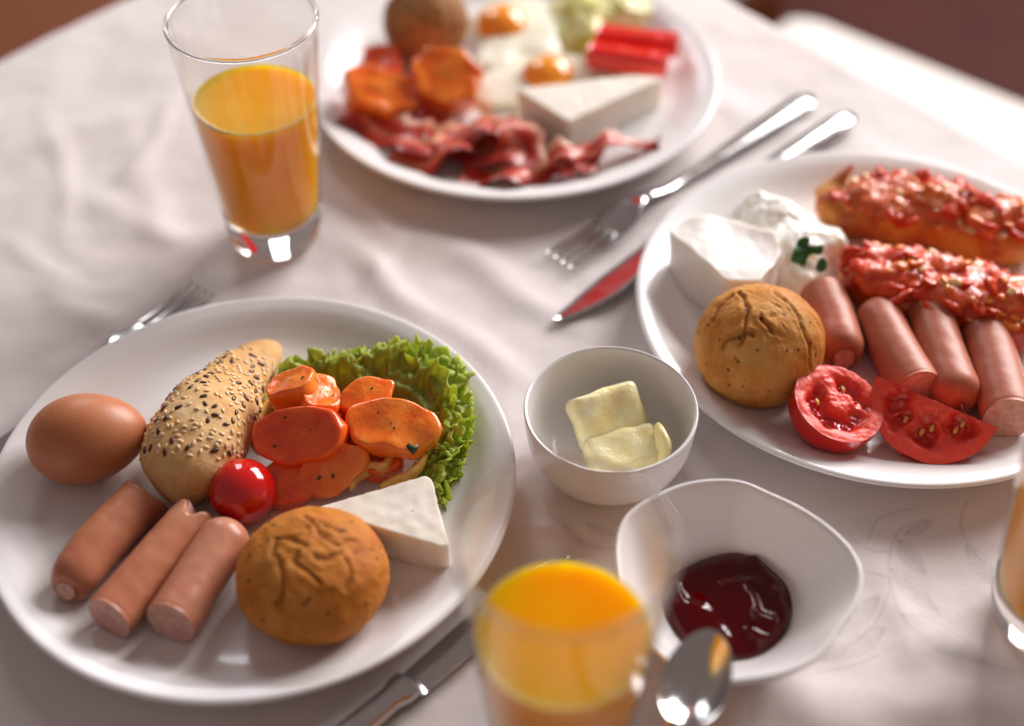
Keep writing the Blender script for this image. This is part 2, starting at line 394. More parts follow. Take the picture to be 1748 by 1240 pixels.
# ------------------------------------------------------------------ table, cloth, floor
TA = R_(48.5); tu = np.array([.676, .737]); tv = np.array([.6467, -.7627]); TC = np.array([-.058, 1.2])
CREASE = [((300, 150), (210, 330), .0022, .008), ((90, 180), (130, 420), .002, .008), ((690, 400), (620, 500), .002, .008), ((870, 900), (1040, 935), .0025, .006), ((850, 850), (960, 1000), .002, .010), ((1180, 330), (1060, 400), .0018, .01), ((0, 420), (170, 500), .002, .009), ((1100, 130), (1400, 250), .002, .015), ((1470, 900), (1748, 870), .0018, .012), ((1250, 1180), (1748, 1200), .002, .014),
          ((560, 392), (760, 560), .0045, .010), ((760, 560), (900, 660), .003, .012), ((600, 380), (880, 470), .003, .014),
          ((150, 330), (330, 420), .003, .013), ((60, 480), (250, 620), .003, .012), ((200, 220), (300, 420), .0028, .012),
          ((1240, 250), (930, 330), .003, .014), ((1480, 880), (1600, 1240), .003, .018), ((1560, 1060), (1748, 1140), .003, .016),
          ((780, 430), (1000, 560), .003, .012), ((840, 600), (860, 760), .002, .012), ((1300, 1190), (1500, 1240), .003, .015),
          ((20, 260), (260, 180), .0025, .014), ((1420, 230), (1748, 400), .0015, .02), ((600, 300), (660, 430), .002, .01)]
def seg_d(xy, a, b):
    ab = b - a; t = np.clip(((xy - a) @ ab)/(ab @ ab), 0, 1); q = a + t[:, None]*ab
    return np.linalg.norm(xy - q, axis=1), t
def cloth_z(xy):
    p = np.c_[xy, np.zeros(len(xy))]
    z = .0016*noise(p*9) + .0010*noise(p*26 + 5) + .0005*noise(p*55)
    wob = np.c_[noise(p*14 + 40), noise(p*14 + 80)]*.012
    for a, b, h, wd in CREASE:
        d, t = seg_d(xy + wob, P(*a)[:2], P(*b)[:2])
        z += h*.95*np.exp(-(d/(wd*.8))**2)*np.sin(np.pi*np.clip(t, .02, .98))**.5
    return z
# woven leaf pattern: stems and leaves drawn as outlines, given in photo pixels and laid on the cloth
STEMS = [[(1590, 893), (1540, 905), (1520, 940), (1518, 1000), (1540, 1060), (1600, 1110), (1700, 1140), (1760, 1150)],
         [(1518, 945), (1490, 945), (1455, 925)], [(1650, 858), (1640, 900), (1670, 950), (1720, 985)],
         [(1515, 1020), (1490, 1070), (1440, 1110)], [(1518, 990), (1480, 980)], [(930, 850), (950, 890), (1000, 930), (1060, 940)],
         [(1500, 1120), (1450, 1140), (1400, 1150)], [(1560, 870), (1500, 890), (1480, 930)]]
LEAVES = [[(1532, 925), (1580, 978), 14], [(1520, 975), (1602, 1045), 15], [(1535, 1055), (1690, 1140), 22], [(1510, 1075), (1400, 1130), 20],
          [(1500, 1020), (1430, 1090), 14], [(1590, 893), (1545, 915), 8], [(1650, 930), (1700, 1000), 14], [(1000, 900), (1050, 915), 8], [(960, 900), (1000, 935), 9]]
def damask(xy):
    D = np.full(len(xy), 9.)
    def add(poly):
        nonlocal D
        poly = np.array([P(*q)[:2] for q in poly])
        for a, b in zip(poly[:-1], poly[1:]):
            k = (np.abs(xy - (a+b)/2).max(1) < .03); 
            if k.any(): D[k] = np.minimum(D[k], seg_d(xy[k], a, b)[0])
    for s in STEMS: add(spline(s, 24))
    fill = np.zeros(len(xy))
    for a, b, wd in LEAVES:
        a = np.array(a, float); b = np.array(b, float); t = np.linspace(0, 1, 14); nr = np.array([-(b-a)[1], (b-a)[0]]); nr /= np.linalg.norm(nr)
        c = a + t[:, None]*(b-a); o = (np.sin(np.pi*t**.8)*wd)[:, None]*nr
        add(c+o); add(c-o)
        A, B = P(*a)[:2], P(*b)[:2]; d, tt = seg_d(xy, A, B); fill = np.maximum(fill, (d < np.sin(np.pi*tt**.8)*wd*.00022)*.22)
    return np.clip(1 - D/.0012, 0, 1)*.5 + fill*1.9
def fine(a, b, f0, f1, cs, fs):
    return np.r_[np.arange(a, f0, cs), np.arange(f0, f1, fs), np.arange(f1, b, cs)]
gx = fine(-.75, .95, .01, .30, .005, .0011); gy = fine(-.2, 1.45, .28, .485, .005, .0011)
X, Y = np.meshgrid(gx, gy, indexing='ij'); xy = np.c_[X.ravel(), Y.ravel()]
z = cloth_z(xy)
# lie flat under the crockery
rel = (xy - TC) @ np.linalg.inv(np.array([-tu, tv])); t_ = rel[:, 0]; s_ = rel[:, 1]
def fold(q, r=.012):
    e = np.maximum(-q, 0); a = np.minimum(e/r, math.pi/2)
    return np.where(q < 0, -r*np.sin(a), q), np.where(q < 0, -(r - r*np.cos(a)) - np.maximum(e - r*math.pi/2, 0), 0)
t2, dz1 = fold(t_); s2, dz2 = fold(s_); over = dz1 + dz2
hang = np.clip(-over/.1, 0, 1)
pos = TC - t2[:, None]*tu + s2[:, None]*tv
wave = hang*.012*np.sin((t_ + s_)*38)
pos += np.where((t_ < 0)[:, None], wave[:, None]*tu, 0) - np.where((s_ < 0)[:, None], wave[:, None]*tv, 0)
V = np.c_[pos, np.maximum(z*(1-hang) + over, -.30)]
o = link('table_cloth', mesh('table_cloth', V, gridf(len(gx), len(gy)), M['cloth'], attrs={'damask': damask(xy)}))
tag(o, 'pale pinkish white damask tablecloth with woven leaf pattern and soft creases', 'tablecloth')
def boxw(cx, cy, cz, hx, hy, hz, ang=0):
    Vb = np.array([(x, y, zz) for x in (-hx, hx) for y in (-hy, hy) for zz in (-hz, hz)], float)
    c, s = math.cos(ang), math.sin(ang); Vb[:, :2] = np.c_[c*Vb[:, 0]-s*Vb[:, 1], s*Vb[:, 0]+c*Vb[:, 1]]
    return Vb + (cx, cy, cz), [(0, 1, 3, 2), (4, 6, 7, 5), (0, 4, 5, 1), (2, 3, 7, 6), (0, 2, 6, 4), (1, 5, 7, 3)]
tc = TC - tu*.66 + tv*.66
tb = thing('table', 'wooden table hidden under the white tablecloth', 'table', (tc[0], tc[1], -.75))
V, F = boxw(tc[0], tc[1], -.03, .645, .645, .02, TA); part('table_top', V, F, M['chairwood'], tb, smooth=False)
for a in (-1, 1):
    for b in (-1, 1):
        q = tc + tu*.58*a + tv*.58*b; V, F = boxw(q[0], q[1], -.40, .03, .03, .35, TA); part('leg', V, F, M['chairwood'], tb, smooth=False)
V = np.array([(-8, -8, -.75), (8, -8, -.75), (8, 8, -.75), (-8, 8, -.75)], float)
o = link('floor', mesh('floor', V, [(0, 1, 2, 3)], M['floor'])); tag(o, kind='structure')
# chairs behind the table
def chair(label, c, ang, seat_m, hx, hy, zs, group):
    t = thing('chair', label, 'chair', (c[0], c[1], -.75), group)
    Mx = Matrix.Rotation(ang, 4, 'Z')
    V, F = box_round((c[0], c[1], zs), hx, hy, .03, .028, Mx); part('seat', V, F, seat_m, t)
    ca, sa = math.cos(ang), math.sin(ang)
    for a in (-1, 1):
        for b in (-1, 1):
            q = (c[0] + ca*a*(hx-.03) - sa*b*(hy-.03), c[1] + sa*a*(hx-.03) + ca*b*(hy-.03))
            V, F = boxw(q[0], q[1], (-.75+zs-.03)/2, .018, .018, (zs-.03+.75)/2, ang); part('leg', V, F, M['chairwood'], t, smooth=False)
    V, F = boxw(c[0], c[1], zs-.045, hx-.005, hy-.005, .014, ang); part('seat_frame', V, F, M['chairwood'], t, smooth=False)
    return t
ZS = -.26
a = P(1345, 20, ZS+.03)[:2]; b = P(1748, 185, ZS+.03)[:2]; d = (b-a)/np.linalg.norm(b-a); nn = np.array([d[1], -d[0]])
cc = a + d*.295 + nn*.135
chair('chair with a thick cream white seat beyond the right table edge', cc, math.atan2(d[1], d[0]), M['cushion'], .30, .16, ZS, None)
q = P(1215, -45, ZS+.03)
chair('chair with a beige seat glimpsed behind the far table corner', q[:2] + np.array([-.05, .10]), math.atan2(d[1], d[0]), M['cushion'], .12, .13, ZS, None)
q = P(90, -20, ZS+.03)
chair('brown wooden chair beyond the left table edge', q[:2], TA, M['chairwood'], .17, .17, ZS, None)

# ------------------------------------------------------------------ crockery
def plate(cx, cy, R, label, zrim=.020):
    k = R/.1316; h = zrim/.020
    pr = [(0, .006), (.05, .006), (.085, .0062), (.097, .0068), (.105, .0084), (.112, .0118), (.1175, .0152), (.1225, .0178), (.127, .0192), (.1298, .0198),
          (.1312, .0196), (.1318, .0188), (.1316, .0176), (.130, .0168), (.1255, .0150), (.118, .0110), (.110, .0062), (.1, .0038), (.088, .003), (.086, .0002), (.082, .0002), (.080, .0028), (0, .0028)]
    pr = [(a*k, b*h) for a, b in pr]
    p2 = np.array(spline(pr, 110)); V, F = lathe(p2, 192, (cx, cy, .0016))
    return solo('plate', V, F, M['porcelain'], label, 'plate', 'white dinner plates', loc=(cx, cy, .0016))
PL = (-.1302, .4623); PR = (.2088, .5879); PT = (.0029, .8201)
plate(*PL, .1316, 'round white plate with egg, seeded roll, carrots and lettuce, nearest on the left')
plate(*PR, .1380, 'white plate with four sausages, cut tomatoes and two tomato topped slices, at right')
plate(*PT, .1390, 'white plate with fried eggs and bacon at the far end of the table')
Z0 = .0078   # food stands on the well of a plate

# butter bowl
bx, by = .0493, .4839
pr = [(0, .0055), (.018, .0058), (.028, .0075), (.035, .013), (.0385, .021), (.0405, .031), (.0416, .0415), (.0424, .0432), (.0433, .0435), (.0438, .0425), (.0436, .040),
      (.0428, .031), (.0412, .021), (.037, .011), (.030, .0045), (.0265, .003), (.0255, .0003), (.0235, .0003), (.022, .0022), (0, .0022)]
V, F = lathe(spline(pr, 90), 128, (bx, by, .001))
solo('bowl', V, F, M['porcelain'], 'small round white bowl holding two pieces of butter', 'bowl', loc=(bx, by, .001))
q = P(1037, 712, .026)
V, F = box_round(q, .0185, .0145, .0075, .0045, tiltM(38, -70, 22), amp=.0014, freq=90)
solo('butter_pat', V, F, M['butter'], 'pale yellow butter piece propped upright at the back of the bowl', 'butter', 'butter pieces in the bowl')
q = P(1066, 776, .019)
bt = thing('butter_pat', 'flatter cream butter piece with a curled edge at the front of the bowl', 'butter', tuple(q - (0, 0, .008)), 'butter pieces in the bowl')
V, F = box_round(q, .0190, .0120, .0075, .0042, tiltM(12, -80, 17), amp=.0012, freq=90, seed=5); part('butter_block', V, F, M['butter'], bt)
pth = spline([P(1122, 728, .030), P(1129, 748, .030), P(1135, 770, .027), P(1128, 792, .022)], 16)
V, F, fm = loft(pth, [.0015+.0020*math.sin(math.pi*i/15) for i in range(16)], [.003+.0045*math.sin(math.pi*i/15) for i in range(16)], 14); part('butter_curl', V, F, M['butter'], bt)

# sauce dish, a rounded teardrop
rim = [(1088, 868), (1121, 848), (1169, 829), (1217, 822), (1266, 825), (1314, 845), (1363, 868), (1411, 900), (1450, 939), (1467, 981), (1459, 1026), (1427, 1074),
       (1395, 1116), (1346, 1142), (1282, 1155), (1225, 1158), (1168, 1142), (1120, 1102), (1084, 1050), (1062, 990), (1056, 935), (1066, 893)]
RZ = .044
rim = spline([P(a, b, RZ)[:2] for a, b in rim], 128, True)
bc = P(1238, 1042, .008)[:2]; th = np.arange(128)/128*2*math.pi
ang = np.arctan2(rim[:, 1]-bc[1], rim[:, 0]-bc[0]); rr = np.linalg.norm(rim-bc, axis=1)
basep = bc + np.c_[np.cos(ang), np.sin(ang)]*.021
lay = []
def ring(f, z, off=0.):
    q = basep + (rim - basep)*f; q = q + np.c_[np.cos(ang), np.sin(ang)]*off
    lay.append(np.c_[q, np.full(128, z)])
for f, z in ((-1, .006), (-.4, .006), (0, .0065), (.12, .0078), (.25, .0108), (.40, .0158), (.55, .0218), (.70, .0285), (.85, .0362), (.95, .0415), (.985, .0435)): ring(max(f, -1), z)
lay[0] = np.c_[bc + (basep-bc)*.01, np.full(128, .006)]; lay[1] = np.c_[bc + (basep-bc)*.6, np.full(128, .006)]
ring(1.0, .0442, .0004); ring(1.0, .0440, .0014); ring(1.0, .0428, .0018)
for f, z in ((.9, .0365), (.72, .0262), (.52, .0165), (.32, .008), (.15, .0036)): ring(f, z, .0026)
ring(0, .002, .001); ring(0, .0006, -.001); lay.append(np.c_[bc + (basep-bc)*.01, np.full(128, .002)])
V = np.concatenate(lay); F = gridf(len(lay), 128, wv=True)
solo('sauce_dish', V, F, M['porcelain'], 'white teardrop shaped dish with flared sides holding ketchup', 'dish', loc=(bc[0], bc[1], .0006))
ko = [(1145, 984), (1195, 955), (1235, 942), (1275, 943), (1314, 961), (1346, 1000), (1355, 1039), (1335, 1088), (1300, 1112), (1262, 1122), (1205, 1115), (1160, 1085), (1135, 1040), (1133, 1005)]
ko = spline([P(a, b, .0125)[:2] for a, b in ko], 96, True); kc = ko.mean(0)
L = []; ns = 40
for i in range(ns):
    s = 1 - i/(ns-1); hgt = (1 - s**3.2)**.7
    L.append(np.c_[kc + (ko-kc)*max(s, .004), np.full(96, .0115 + .0070*hgt)])
L.insert(0, np.c_[kc + (ko-kc)*.8, np.full(96, .008)])
V = np.concatenate(L); p = V.copy()
def ksw(a, b, w, h):
    global V
    d, t = seg_d(p[:, :2] + np.c_[noise(p*120), noise(p*120+7)]*.002, P(*a, .018)[:2], P(*b, .018)[:2]); V[:, 2] += 1.3*h*np.exp(-(d/w)**2)
for a, b, wd, h in (((1238, 995), (1290, 995), .0022, .0016), ((1290, 950), (1330, 1010), .0026, .0018), ((1270, 1005), (1290, 1050), .002, .0015), ((1295, 1050), (1335, 1070), .002, .0015),
                    ((1330, 1010), (1340, 1060), .0022, .0014), ((1270, 1072), (1310, 1082), .0018, .0012), ((1150, 990), (1165, 1020), .002, .0012), ((1190, 1000), (1270, 1090), .006, -.0018)): ksw(a, b, wd, h)
V[:, 2] += .0012*noise(p*65)
solo('ketchup', V, gridf(ns+1, 96, wv=True), M['ketchup'], 'glossy dark red ketchup pooled in the teardrop dish', 'ketchup')

# ------------------------------------------------------------------ glasses of juice
def juice_glass(cx, cy, label, fill=.100, foam=False):
    t = thing('juice_glass', label, 'glass', (cx, cy, .0016), 'tumblers of orange juice')
    HG, rb, rt = .150, .0270, .0412
    R = lambda z: rb + (rt-rb)*(z/HG)**.9
    zs = np.linspace(.024, HG, 24)
    pr = [(R(z), z) for z in zs] + [(R(HG)-.0004, HG+.0006), (R(HG)-.0010, HG+.0004)] + [(R(z)-.0014, z) for z in zs[::-1]]
    V, F = lathe(pr, 96, (cx, cy, .0016)); gw = part('glass_wall', V, F, M['glass_wall'], t)
    tor = [(R(HG)-.0007+.0013*math.cos(a), HG+.0014+.0013*math.sin(a)) for a in np.linspace(0, 2*math.pi, 13)]
    V, F = lathe(tor, 96, (cx, cy, .0016)); part('rim', V, F, M['glass_solid'], gw)
    pr = [(0, .0005), (rb-.006, .0005), (rb-.002, .0012), (rb, .004), (R(.012)+.0002, .012), (R(.0235), .0235), (R(.0235)-.0014, .0236), (R(.02)-.003, .0205), (R(.02)-.009, .0185), (0, .018)]
    V, F = lathe(pr, 96, (cx, cy, .0016)); part('glass_base', V, F, M['glass_solid'], t)
    zz = np.linspace(.0245, fill, 20); g = .0017
    pr = [(0, .0188), (R(.02)-.0105, .0192), (R(.02)-.0045, .0213)] + [(R(z)-g, z) for z in zz] + [(R(fill)-g-.0002, fill+.0009), (R(fill)-g-.0012, fill+.0002), (R(fill)-.006, fill-.0002), (0, fill-.0002)]
    V, F = lathe(pr, 96, (cx, cy, .0016)); j = part('orange_juice', V, F, M['juice'], t)
    th_ = np.arange(240)/240*2*math.pi; big = np.exp(-((th_-R_(222))/.5)**2)*(1.1 if foam else .3)
    q_ = np.stack([np.cos(th_)*6, np.sin(th_)*6, np.full(240, cx*50)], -1); mr = .00045 + .00022*noise(q_) + .00018*noise(q_*4) + .0009*big*(1+.5*noise(q_*3)); mr = np.maximum(mr, .0002)
    Vs = []
    for i in range(240):
        rc = R(fill) - g - mr[i]*1.05
        for a in np.arange(10)/10*2*math.pi: rr_ = rc + mr[i]*math.cos(a); Vs.append((cx + rr_*math.cos(th_[i]), cy + rr_*math.sin(th_[i]), .0016 + fill + .0006 + mr[i]*.8*math.sin(a)))
    part('foam', Vs, gridf(240, 10, True, True), M['foam'], j)
    return t
juice_glass(-.1445, .671, 'tumbler of orange juice standing beyond the left plate, whole glass in view', .100, True)
juice_glass(.0190, .3150, 'blurred tumbler of orange juice in the foreground between plate and ketchup', .094)
juice_glass(.2520, .3850, 'tumbler of orange juice cut off by the right edge of the picture', .095)

# ------------------------------------------------------------------ cutlery
def strip(path, wid, thick, n=14, pw=.7): return loft(path, wid, thick, n, pw=pw)
def knife(tip, bol, end, zb, label):
    tip, bol, end = [np.array([*q, zb]) for q in (tip, bol, end)]
    t = thing('knife', label, 'knife', (bol[0], bol[1], .0016), 'table knives')
    s = np.linspace(0, 1, 24)[:, None]; d = bol - tip; nr = np.array([-d[1], d[0], 0]); nr /= np.linalg.norm(nr)
    path = tip + d*s; wd = .0095*np.clip(s[:, 0]*3.2, 0, 1)**.55*(1 - .25*s[:, 0]) + .0004
    path = path + nr*(.0095 - wd)[:, None]*.6
    V, F, _ = strip(path, wd, .0007*np.ones(24)); part('blade', V, F, M['steel'], t)
    s = np.linspace(0, 1, 20)[:, None]; path = bol + (end-bol)*s; path[:, 2] += .0015
    wd = .0055 + .0035*s[:, 0] ; wd[0] = .0075; wd[1] = .0078; wd[-1] *= .55; wd[-2] *= .85
    V, F, _ = strip(path, wd, np.r_[.0028, .0036, np.full(16, .0034), .0028, .0016]); part('handle', V, F, M['steel'], t)
knife((.0274, .5858), (.125, .690), (.2290, .7860), .0050, 'steel table knife with its blade tip pointing out from under the right plate')
kd = np.array([-.0477, .3493]); dirv = np.array([-.0133, .3839]) - kd; dirv /= np.linalg.norm(dirv)
knife(tuple(kd + dirv*.105), tuple(kd), tuple(kd - dirv*.11), .0052, 'steel table knife lying on the cloth below the left plate')
def fork(tipc, end, label):
    tipc = np.array([*tipc, 0.]); end = np.array([*end, 0.]); L = np.linalg.norm(end-tipc); d = (end-tipc)/L; nr = np.array([-d[1], d[0], 0])
    t = thing('fork', label, 'fork', (*(tipc+d*.05)[:2], .0016), 'table forks')
    zc = lambda s: .0040 + .0085*math.exp(-((s-.072)/.022)**2) + .0015*math.exp(-(s/.018)**2)
    at = lambda s, o=0: tipc + d*s + nr*o + np.array([0, 0, zc(s)])
    for k in range(4):
        o = (k-1.5)*.0062; ss = np.linspace(0, .046, 14)
        V, F, _ = strip([at(s, o) for s in ss], [.0007 + .0011*min(1, i/4) for i in range(14)], np.full(14, .0009), 8); part('tine', V, F, M['steel'], t)
    ss = np.linspace(.042, .078, 14); w_ = np.interp(ss, [.042, .052, .062, .07, .078], [.0112, .0122, .0105, .006, .0038])
    V, F, _ = strip([at(s) for s in ss], w_, np.full(14, .0010)); part('head', V, F, M['steel'], t)
    ss = np.linspace(.077, L, 26); w_ = np.interp(ss, [.077, .10, L-.03, L-.006, L], [.0036, .0036, .0085, .0090, .004])
    V, F, _ = strip([at(s) for s in ss], w_, np.full(26, .0016)); part('handle', V, F, M['steel'], t)
fork((.0270, .6400), (.2060, .8120), 'steel fork lying between the far plate and the right plate')
fork((-.1810, .6190), (-.3080, .4420), 'steel fork tucked under the back edge of the left plate')
# spoon resting on the rim of the sauce dish
sc_ = P(1190, 1155, .052); sd = P(1212, 1072, .056) - P(1140, 1262, .046); sd[2] += .0; sd /= np.linalg.norm(sd)
sn = np.cross(sd, (0, 0, 1)); sn /= np.linalg.norm(sn); su = np.cross(sn, sd)
sp = thing('spoon', 'shiny steel spoon with its bowl resting on the rim of the ketchup dish', 'spoon', tuple(sc_))
nu, nv = 48, 14; Vt = []
for side, dz in ((0, 0.), (1, -.0010)):
    for i in range(nu):
        a = i/nu*2*math.pi
        for j in range(nv):
            r = j/(nv-1); x = .0225*math.cos(a)*r; y = .0142*math.sin(a)*r*(1 - .12*math.cos(a)*r)
            Vt.append(sc_ + sd*x + sn*y + su*(.0075*(r**2.2) - .0075 + dz*(1 if r < 1 else 0)))
F = gridf(nu, nv, wu=True) + [f[::-1] for f in gridf(nu, nv, wu=True, off=nu*nv)]
F += [(i*nv+nv-1, nu*nv+i*nv+nv-1, nu*nv+((i+1) % nu)*nv+nv-1, ((i+1) % nu)*nv+nv-1) for i in range(nu)]
part('spoon_bowl', Vt, F, M['steel'], sp)
pth = [sc_ - sd*s + su*(.004*math.sin(min(1, (s-.026)/.05)*math.pi)) for s in np.linspace(.0214, .125, 20)]
V, F, _ = strip(pth, np.interp(np.linspace(0, 1, 20), [0, .15, 1], [.006, .0030, .0070]), np.full(20, .0012)); part('handle', V, F, M['steel'], sp)

# ------------------------------------------------------------------ left plate
def ellipsoid_pt(c, a, b, cc, th, ph): return c + np.array([a*math.cos(th)*math.sin(ph), b*math.sin(th)*math.sin(ph), cc*math.cos(ph)])
# egg
V, F = sphere(96, 48); x = V[:, 2].copy(); k = 1 - .10*x - .03*x*x
V = np.c_[x*.0298, V[:, 0]*.0228*k, V[:, 1]*.0228*k]; a = R_(14); V = np.c_[V[:, 0]*math.cos(a)-V[:, 1]*math.sin(a), V[:, 0]*math.sin(a)+V[:, 1]*math.cos(a), V[:, 2]]
solo('egg', V + P(149, 748, Z0+.0228), F, M['eggshell'], 'whole brown boiled egg in its shell on the left plate', 'egg')
# oriented small seed instances
_s, _f = sphere(10, 7)
def seedmesh(name, l, w_, m):
    q = np.c_[_s[:, 2]*l, _s[:, 0]*w_*(1-.3*_s[:, 2]), _s[:, 1]*w_*.55]; return mesh(name, q, _f, m)
SM = {'sesame_seed': seedmesh('sesame_seed', .00155, .00092, M['sesame']), 'flax_seed': seedmesh('flax_seed', .0022, .0011, M['flax']), 'caraway_seed': seedmesh('caraway_seed', .0019, .0009, M['cumin'])}
def put_seed(kind, pos, nrm, parent, sc=1., rs=random):
    nz = Vector(nrm).normalized(); q = nz.to_track_quat('Z', 'X').to_matrix().to_4x4() @ Matrix.Rotation(rs.uniform(0, 6.28), 4, 'Z')
    o = bpy.data.objects.new(kind, SM[kind]); col.objects.link(o); o.parent = parent
    o.matrix_local = Matrix.Translation(Vector(pos) - Vector(wloc(parent))) @ q @ Matrix.Scale(sc, 4)
def vnormals(V, F, wu=None):
    me = bpy.data.meshes.new('t'); me.from_pydata([tuple(v) for v in V], [], F); me.update()
    nn = np.array([v.normal[:] for v in me.vertices]); bpy.data.meshes.remove(me); return nn
# seeded roll
A = P(312, 852, .016); B = P(468, 596, .010); pts = []
N_ = 60; s = np.linspace(0, 1, N_)
wd = np.interp(s, [0, .03, .08, .16, .3, .45, .65, .85, .95, 1], [.004, .0190, .0235, .0262, .0268, .0252, .0190, .0128, .0100, .0008])
wd = np.convolve(np.pad(wd, 3, 'edge'), np.ones(7)/7, 'valid'); wd[0] = .002; wd[-1] = .002; wd[1] *= .8
hd = wd*.78
path = np.array([A + (B-A)*q for q in s]); path[:, 0] -= .004*np.sin(s*math.pi); path[:, 2] = Z0 + hd*.94
V, F, fm = loft(path, wd, hd, 72, disp=lambda v: .0012*fbm(v*70, 3) + .0022*noise(v*28))
nr = vnormals(V, F)
roll = solo('seeded_roll', V, F, M['seeded_crust'], 'long bread roll covered in sesame and flax seeds between egg and carrots', 'bread roll', attrs={'crack': np.zeros(len(V))})
cand = [i for i in range(6*72, 50*72) if nr[i, 2] > .02 and ((nr[i]@np.array([0, -.7, .7])) > -.1)]
rs = random.Random(5); used_ = []
def scatter(kind, nmax, dmin, rng_, cnds, parent, VV, NN, sc=(.85, 1.15), used=None, weight=None):
    k = 0; tries = 0
    while k < nmax and tries < nmax*60:
        tries += 1; i = rng_.choice(cnds)
        if weight and rng_.random() > weight(VV[i], i): continue
        if any((VV[i]-u)@(VV[i]-u) < dmin*dmin for u in used): continue
        used.append(VV[i]); put_seed(kind, VV[i] + NN[i]*.0002, NN[i], parent, rng_.uniform(*sc), rng_); k += 1
wt = lambda v, i: 1. if i < 40*72 else .35
scatter('flax_seed', 52, .0042, rs, cand, roll, V, nr, used=used_, weight=wt)
scatter('sesame_seed', 235, .0023, rs, cand, roll, V, nr, used=used_, weight=wt)
# round buns
def bun(c, a, b, m, label, wr, seed, nseed=14, lines=(), zl=.04, depth=.0007, wid=.0011):
    V, F = sphere(200, 100); u = V.copy()
    r = 1 + .03*noise(u*1.3 + seed) + .012*noise(u*4 + seed)
    top = np.clip((u[:, 2] - .1)*1.6, 0, 1)
    q = u*1.7 + seed; wz = np.c_[noise(q*1.2+3), noise(q*1.2+9), noise(q*1.2+15)]*.8
    rg = np.clip(ridged(q + wz)-.74, 0, 1)/.26; msk = np.clip(noise(u*1.6 + seed + 20)*2.2 + .35, 0, 1); crk = rg**1.7*top*wr*msk
    r = r + .010*fbm(u*6 + seed + 9, 3) - .040*crk + .028*top*wr*noise(u*4 + seed + 4) + .004*fbm(u*14 + seed, 3)
    V = u*r[:, None]*np.array([a, a, b]); zb = -b*.72; V[:, 2] = np.where(V[:, 2] < zb, zb + (V[:, 2]-zb)*.12, V[:, 2])
    c = np.array([c[0], c[1], Z0 - zb + .001]); V = V + c
    xyw = V[:, :2] + np.c_[noise(V*110), noise(V*110+9)]*.0022; up_ = V[:, 2] > c[2] - .2*b; crk = crk*.6
    for ln in lines:
        pl = np.array([P(*q, zl)[:2] for q in ln]); D = np.full(len(V), 9.)
        for a_, b_ in zip(pl[:-1], pl[1:]): D = np.minimum(D, seg_d(xyw, a_, b_)[0])
        g_ = np.exp(-(D/wid)**2)*up_; rdg = np.exp(-((D-wid*2.2)/(wid*1.5))**2)*up_
        V = V + (V-c)/np.linalg.norm(V-c, axis=1)[:, None]*(rdg*depth*.45 - g_*depth)[:, None]; crk = np.maximum(crk, g_)
    nr = vnormals(V, F)
    o = solo('bread_roll', V, F, m, label, 'bread roll', 'round bread rolls', attrs={'crack': np.clip(crk, 0, 1)**1.5*.7})
    cd_ = [i for i in range(len(V)) if nr[i, 2] > 0 and -nr[i, 1] + nr[i, 2] > .3]
    scatter('caraway_seed', nseed, .006, random.Random(seed), cd_, o, V, nr, used=[])
    scatter('sesame_seed', nseed//4, .008, random.Random(seed+1), cd_, o, V, nr, used=[])
    return o
bun(P(532, 974, .030), .0355, .0245, M['bread_crust'], 'round golden wrinkled bread roll at the front of the left plate', .5, 11, 24, zl=.046, lines=[
    [(470, 955), (472, 925), (501, 932), (523, 944)], [(520, 885), (540, 906), (553, 923), (578, 934), (606, 924)], [(548, 900), (580, 915)], [(512, 950), (500, 966), (523, 982), (548, 995)],
    [(475, 960), (484, 990), (478, 1020)], [(590, 960), (600, 985), (585, 1000)], [(540, 960), (565, 962), (580, 950)]])
bun(P(1296, 584, .034), .0348, .0315, M['bread_crust_pale'], 'round cracked bread roll between soft cheese and sausages on the right plate', .4, 33, 30, zl=.062, depth=.0010, wid=.0010, lines=[
    [(1262, 492), (1273, 520), (1275, 545), (1268, 565)], [(1325, 500), (1350, 520), (1372, 545), (1392, 570)], [(1215, 525), (1232, 505), (1250, 492)], [(1236, 562), (1262, 556), (1290, 560)], [(1300, 540), (1320, 560)]])
bun(P(727, 32, .034), .0300, .0300, M['bread_crust_brown'], 'round brown bread roll blurred on the far plate', .4, 51, 10)
